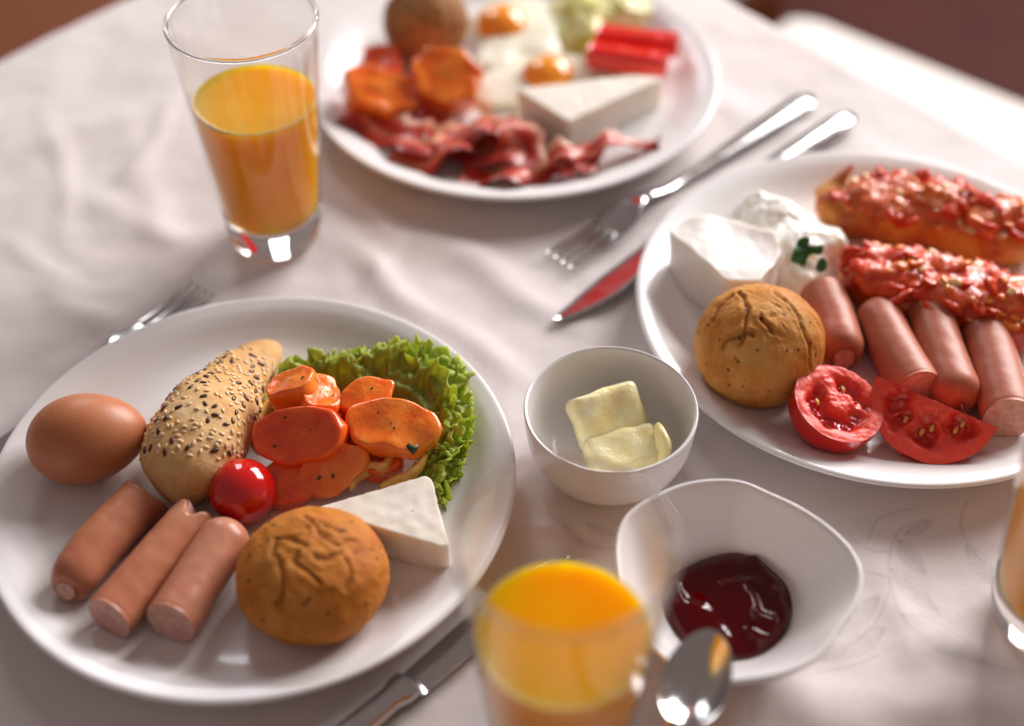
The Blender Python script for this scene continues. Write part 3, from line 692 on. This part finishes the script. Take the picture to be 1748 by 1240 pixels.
# sausages
def sausage(p0, p1, r, label, group, skin, ends=('cut', 'cut'), bend=0., notch=None, flare=0, oblique=0., dz=0.):
    A = P(*p0, Z0+r); B = P(*p1, Z0+r); d = B-A; L = np.linalg.norm(d); d /= L; s = np.linspace(0, 1, 44)
    path = A + (B-A)*s[:, None]; nr = np.array([-d[1], d[0], 0]); path += nr*(bend*np.sin(s*math.pi))[:, None]; path[:, 2] += dz*s
    w_ = np.full(44, r)*(1 + .03*np.sin(s*5 + p0[0]))
    x0 = s*L; x1 = (1-s)*L
    for e, x in ((ends[0], x0), (ends[1], x1)):
        if e == 'round': k = np.clip(x/(r*.95), 0, 1); w_ = w_*np.sqrt(np.clip(1-(1-k)**2, .003, 1))
        elif e == 'pinch': k = np.clip(x/(r*1.1), 0, 1); w_ = w_*(.42 + .58*np.sqrt(np.clip(1-(1-k)**2, .0, 1)))
        else: k = np.clip(x/(r*.12), 0, 1); w_ = w_*(.95 + .05*k)
    if flare: w_ = w_*(1 + flare*np.clip(1-x1/(r*1.2), 0, 1)**2)
    def eo(th):
        o_ = oblique*r*np.sin(th)
        if notch: o_ = o_ - notch*np.exp(-((((th - math.pi*.45) + math.pi) % (2*math.pi) - math.pi)/.30)**2)
        return o_
    s_d = p0[0]
    V, F, fm = loft(path, w_, w_, 48, capmat=True, endoff=eo, startoff=(lambda th: r*.12*np.sin(th)), disp=lambda v: .0002*fbm(v*130 + s_d, 2) + .0006*noise(v*35 + s_d))
    return solo('sausage', V, F, [skin, M['meat']], label, 'sausage', group, fmat=fm)
g = 'frankfurter pieces on the left plate'
sausage((112, 1010), (252, 846), .0120, 'leftmost of the three sausage pieces on the left plate, rounded lower end', g, M['sausage_skin_dark'], ('pinch', 'cut'), .003, None, .10, -.35)
sausage((186, 1056), (340, 882), .0122, 'middle sausage piece on the left plate with a split upper end', g, M['sausage_skin'], ('cut', 'cut'), .001, .010)
sausage((292, 1064), (404, 896), .0127, 'sausage piece beside the round roll, cut flat at its near end, on the left plate', g, M['sausage_skin_pink'], ('cut', 'round'), .001)
g = 'frankfurters on the right plate'
S = M['sausage_skin_smooth']
sausage((1441, 612), (1402, 500), .0128, 'short sausage with a puckered end touching the round roll on the right plate', g, S, ('pinch', 'cut'), -.001)
sausage((1566, 668), (1490, 520), .0130, 'second sausage from the round roll, cut end behind the tomato, on the right plate', g, S, ('cut', 'round'), .001)
sausage((1642, 694), (1586, 536), .0133, 'third sausage from the round roll on the right plate', g, S, ('round', 'cut'), .001)
sausage((1722, 716), (1672, 552), .0133, 'sausage nearest the right picture edge on the right plate', g, S, ('cut', 'round'), -.001)
# cherry tomato
V, F = sphere(64, 32); V = V*.0166*np.array([1, 1, .96]); V += P(414, 839, Z0+.0158)
solo('cherry_tomato', V, F, M['tomato'], 'small whole red cherry tomato between seeded roll and sausages', 'tomato')
# white cheese blocks
def prism(top_px, ztop, m, label, grp, name='cheese', sub=14, amp=.00035):
    T = np.array([P(*q, ztop)[:2] for q in top_px]); c = T.mean(0); n_ = len(T)
    per = []
    for a, b in zip(T, np.roll(T, -1, 0)):
        k = max(4, int(np.linalg.norm(b-a)/.0011)); ts = np.linspace(0, 1, k, endpoint=False)
        for t in ts: per.append(a + (b-a)*t)
    per = np.array(per)
    for _ in range(2): per = (np.roll(per, 1, 0) + per*2 + np.roll(per, -1, 0))/4
    H = ztop - Z0; L = []
    for z in np.linspace(0, 1, sub): L.append(np.c_[per, np.full(len(per), Z0 + H*z*.97)])
    L[0][:, :2] = c + (L[0][:, :2]-c)*.985
    L.append(np.c_[c + (per-c)*.992, np.full(len(per), Z0+H*.995)])
    for sc in np.linspace(.98, .02, 26): L.append(np.c_[c + (per-c)*sc, np.full(len(per), Z0+H)])
    V = np.concatenate(L); V = V + np.stack([noise(V*300), noise(V*300+5), noise(V*160+9)], -1)*.0003 + np.stack([noise(V*38), noise(V*38+5), noise(V*38+9)], -1)*amp
    low = V[:, 2] < Z0+.004; V[low] += np.stack([noise(V[low]*500), noise(V[low]*500+3), noise(V[low]*500)*0], -1)*.0012
    return solo(name, V, gridf(len(L), len(per), wv=True), m, label, 'cheese', grp)
prism([(535, 868), (727, 812), (738, 818), (766, 930), (760, 934)], Z0+.0225, M['cheese'], 'triangular wedge of white cheese behind the round roll on the left plate', 'pieces of white cheese')
prism([(882, 152), (1080, 128), (1132, 133), (970, 207)], Z0+.0235, M['cheese'], 'rectangular white cheese slab in front of the fried egg on the far plate', 'pieces of white cheese')
# carrots
def carrot(c, a, b, th, tilt, psi, m, label, z, flecks=(), grp='cooked carrot slices on the left plate', seed=0, irr=.13, name='carrot_slice', cat='carrot', pw=.95):
    ang = np.arange(56)/56*2*math.pi
    o2 = np.c_[a*np.sign(np.cos(ang))*np.abs(np.cos(ang))**pw, b*np.sign(np.sin(ang))*np.abs(np.sin(ang))**pw]
    o2 *= (1 + irr*noise(np.c_[np.cos(ang), np.sin(ang), np.full(56, seed*3.1)]*1.4))[:, None]
    h = th*.62; lay = [(.02, -h), (.5, -h), (.88, -h), (.96, -h*.85), (1, -h*.45), (1.005, 0), (1, h*.6), (.985, h*.88), (.955, h*1.0), (.88, h*1.02), (.7, h*.97), (.5, h*.96), (.25, h*.98), (.02, h)]
    V = np.concatenate([np.c_[o2*s_, np.full(56, z_)] for s_, z_ in lay])
    V += np.stack([noise(V*110+seed), noise(V*110+seed+5), noise(V*80+seed+9)], -1)*.0016
    me = mesh(name, V, gridf(len(lay), 56, wv=True), m); o = link(name, me); loc = P(*c, z)
    o.matrix_world = Matrix.Translation(loc) @ tiltM(tilt[0], tilt[1], psi); tag(o, label, cat, grp)
    for k, (fx, fy, l) in enumerate(flecks):
        ft = R_(37*k+20); q = np.array([(-l, -l*.4, 0), (0, -l*.6, .0003), (l, -l*.1, 0), (l*.7, l*.5, .0004), (-.2*l, l*.3, .0002), (-l*.8, l*.5, 0)])
        q = np.c_[q[:, 0]*math.cos(ft)-q[:, 1]*math.sin(ft), q[:, 0]*math.sin(ft)+q[:, 1]*math.cos(ft), q[:, 2]]
        q1 = q + (fx*a, fy*b, h+.0009); q2 = q1 - (0, 0, .0005); F_ = [(0, 1, 2, 3, 4, 5), (11, 10, 9, 8, 7, 6)] + [(i, i+6, (i+1) % 6+6, (i+1) % 6) for i in range(6)]
        f = link('herb_fleck', mesh('herb_fleck', np.r_[q1, q2], F_, M['herb'], smooth=False), o)
    return o
C1, C2 = M['carrot'], M['carrot_red']
carrot((497, 826), .0160, .0125, .012, (25, -90), 20, C2, 'dark red piece at the bottom of the carrot pile beside the cherry tomato', Z0+.009, seed=7)
carrot((560, 770), .0200, .0140, .010, (8, -60), 5, C2, 'carrot slice buried in the middle of the pile', Z0+.008, seed=8)
carrot((640, 785), .0150, .0110, .010, (15, -90), 0, C2, 'dark carrot slice under the large glossy slice', Z0+.010, seed=9)
carrot((590, 718), .0180, .0120, .009, (12, 180), 30, C2, 'carrot slice between the upper and lower pairs of the pile', Z0+.017, seed=10)
carrot((568, 802), .0185, .0118, .010, (38, -105), 28, C1, 'oval carrot slice with two dark herb flecks at the front of the pile', Z0+.016, [(-.35, -.1, .0014), (.0, -.35, .0012)], seed=3)
carrot((668, 733), .0232, .0145, .0115, (16, -80), -6, C1, 'largest glossy oval carrot slice at the right of the pile', Z0+.027, [(-.3, .3, .0006), (.1, -.2, .0009), (.5, .35, .0005)], seed=1)
carrot((517, 745), .0235, .0150, .0115, (32, -115), -4, C2, 'large red orange carrot slice facing the viewer at the left of the pile', Z0+.026, [(-.3, .55, .0008), (-.5, -.4, .0010), (.3, .1, .0006)], seed=2)
carrot((505, 668), .0135, .0105, .0125, (20, 150), 15, C1, 'small thick carrot piece topmost at the left of the pile', Z0+.032, [(.5, -.4, .0010)], seed=4, pw=.75)
carrot((543, 690), .0105, .0125, .0150, (18, 20), 10, C1, 'upright carrot piece with a bright shiny side', Z0+.028, [(-.2, .5, .0009), (.5, -.3, .0006)], seed=5, pw=.6)
carrot((626, 680), .0145, .0092, .0095, (22, -60), 24, C1, 'small pointed carrot slice in front of the lettuce', Z0+.029, [(.2, .2, .0008)], seed=6, pw=1.1)
# pepper strips
def pepper(pts, wd, th, m, label, z, grp='strips of cooked yellow pepper on the left plate'):
    pth = spline([P(a, b, Z0 + zz) for a, b, zz in pts], 40); s_ = np.linspace(0, 1, 40); taper = np.clip(np.minimum(s_, 1-s_)*12, .25, 1)
    V, F, fm = loft(pth, th*taper, wd*taper, 18, pw=.75, disp=lambda v: .0004*noise(v*150))
    return solo('pepper_strip', V, F, m, label, 'pepper', grp)
pepper([(492, 690, .016), (462, 694, .014), (440, 722, .012), (432, 752, .010), (446, 775, .008)], .0050, .0019, M['pepper_yellow'], 'curved yellow pepper strip between the seeded roll and the carrots', .01)
pepper([(598, 838, .010), (608, 815, .012), (632, 800, .012), (655, 800, .013), (672, 780, .014), (700, 768, .014)], .0048, .0020, M['pepper_yellow'], 'wavy pale pepper strip at the lower right of the carrots', .01)
pepper([(728, 765, .016), (722, 790, .014), (702, 812, .012), (672, 824, .010), (648, 838, .008)], .0042, .0016, M['pepper_yellow'], 'greenish yellow pepper strip beside the cheese wedge', .01)
hf = P(703, 765, Z0+.030); q = np.array([(-.003, .001, 0), (-.001, -.002, .0003), (.0005, -.0035, 0), (.0028, -.001, .0004), (.003, .002, 0), (.0008, .001, .0005), (-.0015, .0026, 0)])
q = q @ np.array(tiltM(50, -90, 0).to_3x3()).T + hf
V = np.r_[q, q + (0, .0004, -.0005)]; F = [tuple(range(7)), tuple(range(13, 6, -1))] + [(i, i+7, (i+1) % 7+7, (i+1) % 7) for i in range(7)]
solo('herb_leaf', V, F, M['herb'], 'dark green herb scrap hanging on the edge of the large glossy carrot slice', 'herb')
# lettuce
outer = [(452, 690, .008), (478, 632, .012), (535, 605, .015), (600, 598, .018), (660, 588, .022), (722, 590, .022), (785, 618, .020), (806, 672, .018), (806, 728, .016), (796, 780, .014), (770, 818, .012), (762, 866, .006)]
inner = [(500, 745, .004), (520, 715, .006), (560, 690, .008), (600, 690, .010), (640, 690, .010), (680, 700, .010), (700, 720, .010), (710, 740, .010), (712, 760, .008), (708, 790, .006), (700, 810, .004), (705, 830, .003)]
Vs, Fs, Es, off = [], [], [], 0
for lay_i in range(4):
    nu, nv = 420, 30; sc_l = [1., .86, .70, .93][lay_i]; r0 = np.random.RandomState(20+lay_i)
    O = spline([P(a, b, Z0+zz) for a, b, zz in outer], nu); I = spline([P(a, b, Z0+zz) for a, b, zz in inner], nu)
    u = np.linspace(0, 1, nu)[:, None]; v = np.linspace(0, 1, nv)[None, :]
    ph = r0.uniform(0, 6.28, 6)
    base_ = I[:, None] + (O - I)[:, None]*(v*sc_l)[..., None]
    nd = (O-I); nd /= np.linalg.norm(nd, axis=1)[:, None]; td = np.gradient(O, axis=0); td /= np.linalg.norm(td, axis=1)[:, None]
    k = v**2.2
    nz1 = noise(np.stack([u*17 + 0*v, v*1.5 + 0*u, 0*u*v + lay_i*7.7], -1)); nz2 = noise(np.stack([u*46 + 0*v, v*3 + 0*u, 0*u*v + lay_i*3.1], -1)); nz3 = noise(np.stack([u*120 + 0*v, v*6 + 0*u, 0*u*v + 9], -1))
    up_ = k*(.0095*nz1 + .0055*nz2 + .0024*nz3) + .004*noise(np.stack([u*10+0*v, v*5+0*u, 0*u*v+2.2+lay_i], -1))
    side = k*(.0080*noise(np.stack([u*26+0*v, v*2+0*u, 0*u*v+40+lay_i], -1)) + .0032*noise(np.stack([u*80+0*v, v*4+0*u, 0*u*v+50], -1)))
    outw = k*(.0065*noise(np.stack([u*42+0*v, 0*u*v+lay_i, 0*u*v+60], -1)) + .0022*noise(np.stack([u*140+0*v, 0*u*v, 0*u*v+70+lay_i], -1)))
    Q = base_ + nd[:, None]*outw[..., None] + td[:, None]*side[..., None]; Q[..., 2] += up_ + [.0, .005, .008, -.005][lay_i]*v
    Q[..., 2] = np.maximum(Q[..., 2], Z0+.001)
    Vs.append(Q.reshape(-1, 3)); Fs += gridf(nu, nv, off=off); off += nu*nv
    Es.append((v + 0*u + .15*nz1).ravel())
V = np.concatenate(Vs)
o = solo('lettuce_leaf', V, Fs, M['lettuce'], 'frilly bright green lettuce leaf behind the carrots on the left plate', 'lettuce', attrs={'edge': np.clip(np.concatenate(Es), 0, 1)})
sd_ = o.modifiers.new('thickness', 'SOLIDIFY'); sd_.thickness = .0004; sd_.offset = 0

# ------------------------------------------------------------------ right plate
prism([(1147, 395), (1178, 372), (1260, 372), (1322, 400), (1330, 430), (1300, 478), (1245, 476), (1190, 440)], Z0+.034, M['softcheese'], 'tall chunk of soft white cheese behind the round roll on the right plate', 'pieces of white cheese', amp=.0032)
def lump(outl, z, H, m, name, label, cat, amp=.004, freq=60, seed=0, parent=None, grp=None, n=120, L_=46, kind=None, floor=None):
    o2 = spline([P(a, b, z)[:2] for a, b in outl], n, True); c = o2.mean(0); Ls = []
    zf = Z0 if floor is None else floor
    for i in range(L_):
        s_ = 1 - i/(L_-1); Ls.append(np.c_[c + (o2-c)*max(s_, .004), np.full(n, zf + H*(1 - s_**2.6)**.6)])
    V = np.concatenate(Ls); d = np.stack([noise(V*freq+seed), noise(V*freq+seed+11), noise(V*freq*.9+seed+23)], -1)
    d2 = np.stack([noise(V*freq*2.6+seed), noise(V*freq*2.6+seed+11), np.abs(noise(V*freq*2.6+seed+23))], -1)
    kk = np.clip((V[:, 2]-zf)/H*2, .15, 1)[:, None]; V = V + d*amp*kk + d2*amp*.5*kk
    V[:, 2] = np.maximum(V[:, 2], zf)
    F = gridf(L_, n, wv=True)
    if parent is not None: return part(name, V, F, m, parent, kind=kind)
    return solo(name, V, F, m, label, cat, grp)
cr = thing('cheese_salad', 'creamy white cheese spread with oil and a green parsley leaf on the right plate', 'cheese', tuple(P(1350, 420, Z0)))
lump([(1262, 385), (1262, 330), (1300, 322), (1360, 355), (1420, 385), (1455, 425), (1420, 455), (1385, 485), (1330, 478), (1295, 440)], Z0+.012, .024, M['cream'], 'cream_mound', '', '', .0045, 55, 3, parent=cr)
def leaf(c, pts, m, parent, tilt):
    q = spline(pts, 30, True); q = np.c_[q, .0015*np.sin(q[:, 0]*600)]; q = q @ np.array(tilt.to_3x3()).T + c
    cm = q.mean(0)[None]; V = np.r_[q, cm, q - (0, 0, .0006), cm - (0, 0, .0006)]
    F = [(i, (i+1) % 30, 30) for i in range(30)] + [(31+(i+1) % 30, 31+i, 61) for i in range(30)] + [(i, 31+i, 31+(i+1) % 30, (i+1) % 30) for i in range(30)]
    return part('parsley_leaf', V, F, m, parent, smooth=False)
M['parsley'] = mat('parsley', (.035, .15, .03), .35)
leaf(P(1376, 428, Z0+.032), [(-.010, -.003), (-.006, .003), (-.001, .008), (.004, .006), (.002, .002), (.010, .001), (.008, -.004), (.001, -.003), (-.003, -.008), (-.007, -.006)], M['parsley'], cr, tiltM(35, -90, 15))
leaf(P(1402, 452, Z0+.026), [(-.003, -.001), (0, .004), (.003, .001), (.002, -.003), (-.001, -.004)], M['parsley'], cr, tiltM(40, -90, 0))
def gratin(pts, wd, H, top, label, tip=None, seed=0, cover=.92, crust='gcrust', start=9):
    c = P(*pts[len(pts)//2], Z0); t = thing('topped_slice', label, 'baked slice', tuple(c), 'tomato topped baked slices on the right plate')
    pth = spline([P(a, b, Z0+H*.5) for a, b in pts], 90); s_ = np.linspace(0, 1, 90); tp = np.sqrt(np.clip(1-(2*s_-1)**4, .02, 1))
    V, F, fm = loft(pth, wd*tp, H*.55*tp, 48, pw=.8, disp=lambda v: .0022*noise(v*45+seed) + .0010*noise(v*130+seed)); V[:, 2] = np.maximum(V[:, 2], Z0+.0003)
    part('crust', V, F, M[crust], t)
    pth2 = spline([P(a, b, Z0+H*.5) for a, b in pts], 200)[start:-9]; pth2[:, 2] += H*.34; s_ = np.linspace(0, 1, len(pth2)); tp = np.sqrt(np.clip(1-(2*s_-1)**4, .03, 1))
    V, F, fm = loft(pth2, wd*(cover+.14*noise(pth2*40+seed))*tp, H*.44*tp, 90, disp=lambda v: .0050*noise(v*55+seed) + .0020*noise(v*120+seed) + .0006*noise(v*300+seed))
    nr = vnormals(V, F); part('topping', V, F, top, t)
    s0, sf = sphere(12, 8); cd_ = [i for i in range(len(V)) if nr[i, 2] > -.1]
    for nm, mm, cnt, lo, hi, sd_ in (('tomato_pieces', M['chunk_red'], 34, .0028, .0062, 1), ('onion_pieces', M['chunk_pale'], 22, .0014, .0036, 2), ('pepper_pieces', M['chunk_orange'], 26, .002, .0048, 3)):
        Vs = []; Fs = []; off = 0; r0 = np.random.RandomState(seed+sd_)
        for k in range(cnt):
            i = r0.choice(cd_); sz = r0.uniform(lo, hi); rt = np.array(tiltM(r0.uniform(0, 50), r0.uniform(0, 360), r0.uniform(0, 360)).to_3x3())
            q = np.sign(s0)*np.abs(s0)**.8*np.array([1.4, .95, .34])*sz; q = q*(1+.5*noise(q*330+k))[:, None]; Vs.append(q @ rt.T + V[i] - nr[i]*.0003); Fs += [tuple(a+off for a in f) for f in sf]; off += len(s0)
        part(nm, np.concatenate(Vs), Fs, mm, t, kind='stuff')
    if tip:
        p_ = spline([P(a, b, Z0+zz) for a, b, zz in tip], 24); s_ = np.linspace(0, 1, 24)
        V, F, _ = loft(p_, .0085*(1.15-s_)*np.clip(s_*8+.3, 0, 1), .0030*(1.1-s_), 20, disp=lambda v: .001*noise(v*120)); part('crust_tip', V, F, M['gcrust'], t)
gratin([(1395, 335), (1480, 358), (1580, 372), (1680, 395), (1775, 420)], .0205, .026, M['tomato_topping_browned'], 'baked yellow slice with browned tomato topping at the back of the right plate', [(1405, 345, .010), (1415, 325, .018), (1437, 303, .026), (1456, 283, .032)], 3, start=30)
gratin([(1432, 470), (1520, 490), (1620, 510), (1710, 535), (1790, 560)], .0220, .026, M['tomato_topping'], 'baked slice with glossy red tomato topping just behind the four sausages', None, 60, 1.0, 'gcrust_red')

# cut tomatoes
def tomato_cut(c, R, depth, half, tilt, psi, label, seeds):
    nth = 96; nr_ = 34; a0, a1 = (0, 2*math.pi) if not half else (math.pi*1.0, math.pi*2.0)
    th = np.linspace(a0, a1, nth, endpoint=half); V = []; A = []
    rr = np.linspace(0, 1, nr_)
    lob = []
    for t in th:
        for r in rr:
            x, y = R*r*math.cos(t), R*r*math.sin(t)
            if half: y = max(y, -R*.98)
            wx = .10*float(noise(np.array([[x/R*3, y/R*3, seeds['k']]]))[0]); wy = .08*float(noise(np.array([[x/R*3, y/R*3, seeds['k']+5]]))[0])
            rho = r + wx; tt = math.degrees(t) + wy*180; sg = lambda q: 1/(1+math.exp(-max(-30, min(30, q))))
            cav = 0.
            for (t0, t1, r0_, r1_) in seeds['loc']:
                da = min((tt - t0) % 360, (t1 - tt) % 360) if ((tt - t0) % 360) <= (t1 - t0) else -min(abs((tt-t0+180) % 360-180), abs((tt-t1+180) % 360-180))
                cav = max(cav, sg((rho-r0_)*30)*sg((r1_-rho)*30)*sg(da*r/4.))
            gel = cav*(.5+.5*float(noise(np.array([[x/R*9, y/R*9, 3.3]]))[0]))
            V.append((x, y, -cav*R*.30 + gel*R*.16)); A.append(1-cav)
    V = np.array(V); V[:, 2] += .0005*noise(V*500)*1. + .0004*noise(V*200)
    face = V; Ff = gridf(nth, nr_, wu=not half)
    # skin dome
    nd = 20; S = []
    for t in th:
        for k in range(nd):
            f = k/(nd-1)*math.pi/2; r = R*max(math.cos(f), 0)**.45*(1.0+.04*math.sin(2*f)); S.append((r*math.cos(t), r*math.sin(t), -depth*math.sin(f)))
    S = np.array(S); Fs_ = [f[::-1] for f in gridf(nth, nd, wu=not half)]
    loc = P(*c[:2], Z0+c[2]); Mx = tiltM(tilt[0], tilt[1], psi); rt = np.array(Mx.to_3x3())
    o = thing('tomato_piece', label, 'tomato', tuple(loc), 'cut tomato pieces on the right plate')
    fl_ = part('tomato_flesh', face @ rt.T + loc, Ff, M['tflesh'], o, attrs={'flesh': A})
    part('tomato_skin', S @ rt.T + loc, Fs_, M['tomato'], o)
    if half:
        k = 12; W = []
        xs = np.linspace(-R, R, 60)
        for x in xs:
            zb = -depth*math.sqrt(max(0, 1-(x/R)**2))
            for j in range(k): W.append((x, .0, zb*j/(k-1)))
        W = np.array(W); W[:, 1] += .0004*noise(W*300); part('cut_side', W @ rt.T + loc, gridf(60, k), M['tflesh'], o, attrs={'flesh': np.full(len(W), .9)})
    r0 = random.Random(2)
    for (x, y) in seeds['seed']:
        nm = 'tomato_seed'
        s0, sf = sphere(12, 8); q = np.c_[s0[:, 0]*.0012, s0[:, 1]*.0022, s0[:, 2]*.0008] + (x*R, y*R, -R*.14)
        part(nm, q @ rt.T + loc, sf, M['seed'], fl_)
    return o
tomato_cut((1432, 688, .0225), .0240, .0215, False, (16, -35), 10, 'thick red tomato slice with a hollow seed pocket touching the round roll',
           {'k': 1., 'loc': [(120, 330, .24, .68), (350, 440, .40, .72)], 'seed': [(-.42, .12), (.30, .44)]})
tomato_cut((1598, 685, .0245), .0325, .0130, True, (36, -108), -30, 'tomato half slice leaning forward with glossy seeds showing, nearest the right glass',
           {'k': 4., 'loc': [(186, 244, .34, .76), (254, 300, .22, .74), (310, 354, .30, .74)], 'seed': [(.12, -.40), (.30, -.42), (.46, -.28), (-.30, -.44), (.0, -.52), (.52, -.14)]})

# ------------------------------------------------------------------ far plate
ft = 'fried eggs on the far plate'
for outl, yk, yr, lab, sd0 in (([(800, 30), (815, 75), (800, 110), (850, 130), (900, 105), (950, 95), (975, 60), (960, 15), (900, -10), (840, 0)], (855, 42), .0185, 'fried egg beside the brown roll, farther of the two', 1),
                          ([(810, 130), (800, 160), (835, 190), (870, 185), (960, 190), (1080, 165), (1120, 130), (1060, 105), (985, 92), (900, 92), (850, 110)], (935, 130), .0180, 'fried egg with its yolk half hidden behind the white cheese slab', 2)):
    e_ = thing('fried_egg', lab, 'egg', tuple(P(*yk, Z0)), ft)
    ew = lump(outl, Z0+.003, .0080, M['eggwhite'], 'egg_white', '', '', .0015, 50, sd0, parent=e_)
    V, F = sphere(48, 24); V = V[:]*np.array([yr, yr, .0125]); V[:, 2] = np.maximum(V[:, 2], -.001); part('yolk', V + P(*yk, Z0+.0065), F, M['yolk'], ew)
g = 'cooked carrot slices on the far plate'
carrot((645, 165), .0250, .0160, .018, (25, -60), -25, C1, 'rounded carrot piece nearest the glass on the far plate', Z0+.016, grp=g, seed=21, irr=.30)
carrot((655, 108), .0140, .0110, .012, (15, -90), 10, C2, 'small dark carrot piece at the back left of the far plate', Z0+.012, grp=g, seed=22, irr=.30)
carrot((762, 138), .0235, .0190, .018, (30, -80), -20, C1, 'broad pale carrot slice in front of the brown roll on the far plate', Z0+.020, [(-.7, .5, .002)], grp=g, seed=23, irr=.30)
carrot((705, 170), .0170, .0130, .012, (12, -90), 30, C2, 'dark carrot slice wedged between two bright ones on the far plate', Z0+.009, grp=g, seed=24, irr=.30)
def pepper_bar(a, b, label):
    A_, B_ = P(*a, Z0+.018), P(*b, Z0+.018); pth = np.array([A_+(B_-A_)*t for t in np.linspace(0, 1, 24)])
    V, F, _ = loft(pth, .0085, .0070, 24, pw=.6, disp=lambda v: .0005*noise(v*90)); solo('pepper_strip', V, F, M['pepper_red'], label, 'pepper', 'red pepper strips on the far plate')
pepper_bar((1018, 62), (1158, 78), 'red pepper strip farther from the cheese slab on the far plate')
pepper_bar((1005, 92), (1138, 112), 'red pepper strip right behind the cheese slab on the far plate')
lump([(935, 10), (945, 60), (1000, 85), (1060, 55), (1110, 40), (1120, 5), (1060, -30), (980, -20)], Z0+.006, .016, M['pale_leaf'], 'salad_leaf', 'pale yellow green salad piece behind the red pepper strips', 'salad', .006, 45, 8)
def bacon(pts, wd, label, seed):
    pth = spline([P(a, b, Z0+zz) for a, b, zz in pts], 110); s_ = np.linspace(0, 1, 110)
    pth[:, 2] += .0026*np.sin(s_*math.pi*len(pts)*1.0 + seed); T = np.gradient(pth, axis=0); T /= np.linalg.norm(T, axis=1)[:, None]
    S_ = np.cross(T, (0, 0, 1)); S_ /= np.linalg.norm(S_, axis=1)[:, None]; tw = .22*np.sin(s_*math.pi*2.5 + seed*2) + .18*np.sin(s_*math.pi*6 + seed)
    V = []; A_ = []; nv = 16
    for side in (1, -1):
        for i in range(110):
            u_ = S_[i]*math.cos(tw[i]) + np.array([0, 0, 1])*math.sin(tw[i]); nn_ = np.cross(u_, T[i])
            for j in range(nv):
                v = j/(nv-1)*2-1; w1 = wd*(1+.18*math.sin(i*.31+seed)+.04*math.sin(i*.83)); V.append(pth[i] + u_*v*w1 + nn_*(.0009*side*math.sqrt(max(0, 1-v*v)) + .0013*math.sin(v*3.2+i*.09+seed))); A_.append(v*.5+.5)
    V = np.array(V); V += np.stack([noise(V*45), noise(V*45+3), noise(V*45+6)], -1)*.0012; V[:, 2] = np.maximum(V[:, 2], Z0+.0008)
    k0 = V[:, 2].min()
    F = gridf(110, nv) + [f[::-1] for f in gridf(110, nv, off=110*nv)]
    solo('bacon_strip', V, F, M['bacon'], label, 'bacon', 'fried bacon rashers on the far plate', attrs={'across': A_})
bacon([(600, 200, .006), (660, 215, .012), (720, 240, .012), (790, 230, .016), (840, 215, .018), (880, 230, .012)], .0165, 'bacon rasher folded beside the carrots on the far plate', 1)
bacon([(670, 262, .008), (730, 262, .012), (790, 240, .014), (850, 215, .018), (895, 250, .012), (880, 290, .006)], .0165, 'bacon rasher with a pale fatty end nearest the juice glass', 2)
bacon([(790, 295, .006), (850, 305, .007), (910, 285, .010), (970, 275, .010), (1020, 280, .007)], .0135, 'bacon rasher at the front rim of the far plate', 3)
bacon([(900, 290, .008), (960, 268, .012), (1010, 252, .013), (1060, 240, .012), (1125, 248, .010)], .0085, 'thin crisp bacon rasher reaching right past the cheese slab', 4)
bacon([(650, 235, .004), (740, 210, .008), (830, 260, .008), (930, 255, .006)], .0175, 'dark bacon rasher lying underneath the others', 5)

# unseen red panel, added outside the frame for the knife blade to mirror
m = mat('red_reflection_panel', (.75, .04, .05), .9); n = N(m); tl = n.n('BsdfTranslucent', i_Color=(.8, .05, .06, 1)); mxs = n.n('MixShader', i_0=.6)
n.t.links.new(n.b.outputs[0], mxs.inputs[1]); n.t.links.new(tl.outputs[0], mxs.inputs[2]); n.t.links.new(mxs.outputs[0], n.t.nodes['Material Output'].inputs[0])
xs = np.linspace(-.12, .12, 60); zs = np.linspace(-.25, .25, 12); V = []
for sd_ in (0, .002):
    for x in xs:
        for z_ in zs: V.append((.16 + x, 1.62 + sd_ + .015*math.sin(x*70), .98 + z_))
F = gridf(60, 12) + [f[::-1] for f in gridf(60, 12, off=720)]
solo('reflection_panel', V, F, m, 'unseen red panel added for the red reflection in the right knife blade', 'reflection_panel')
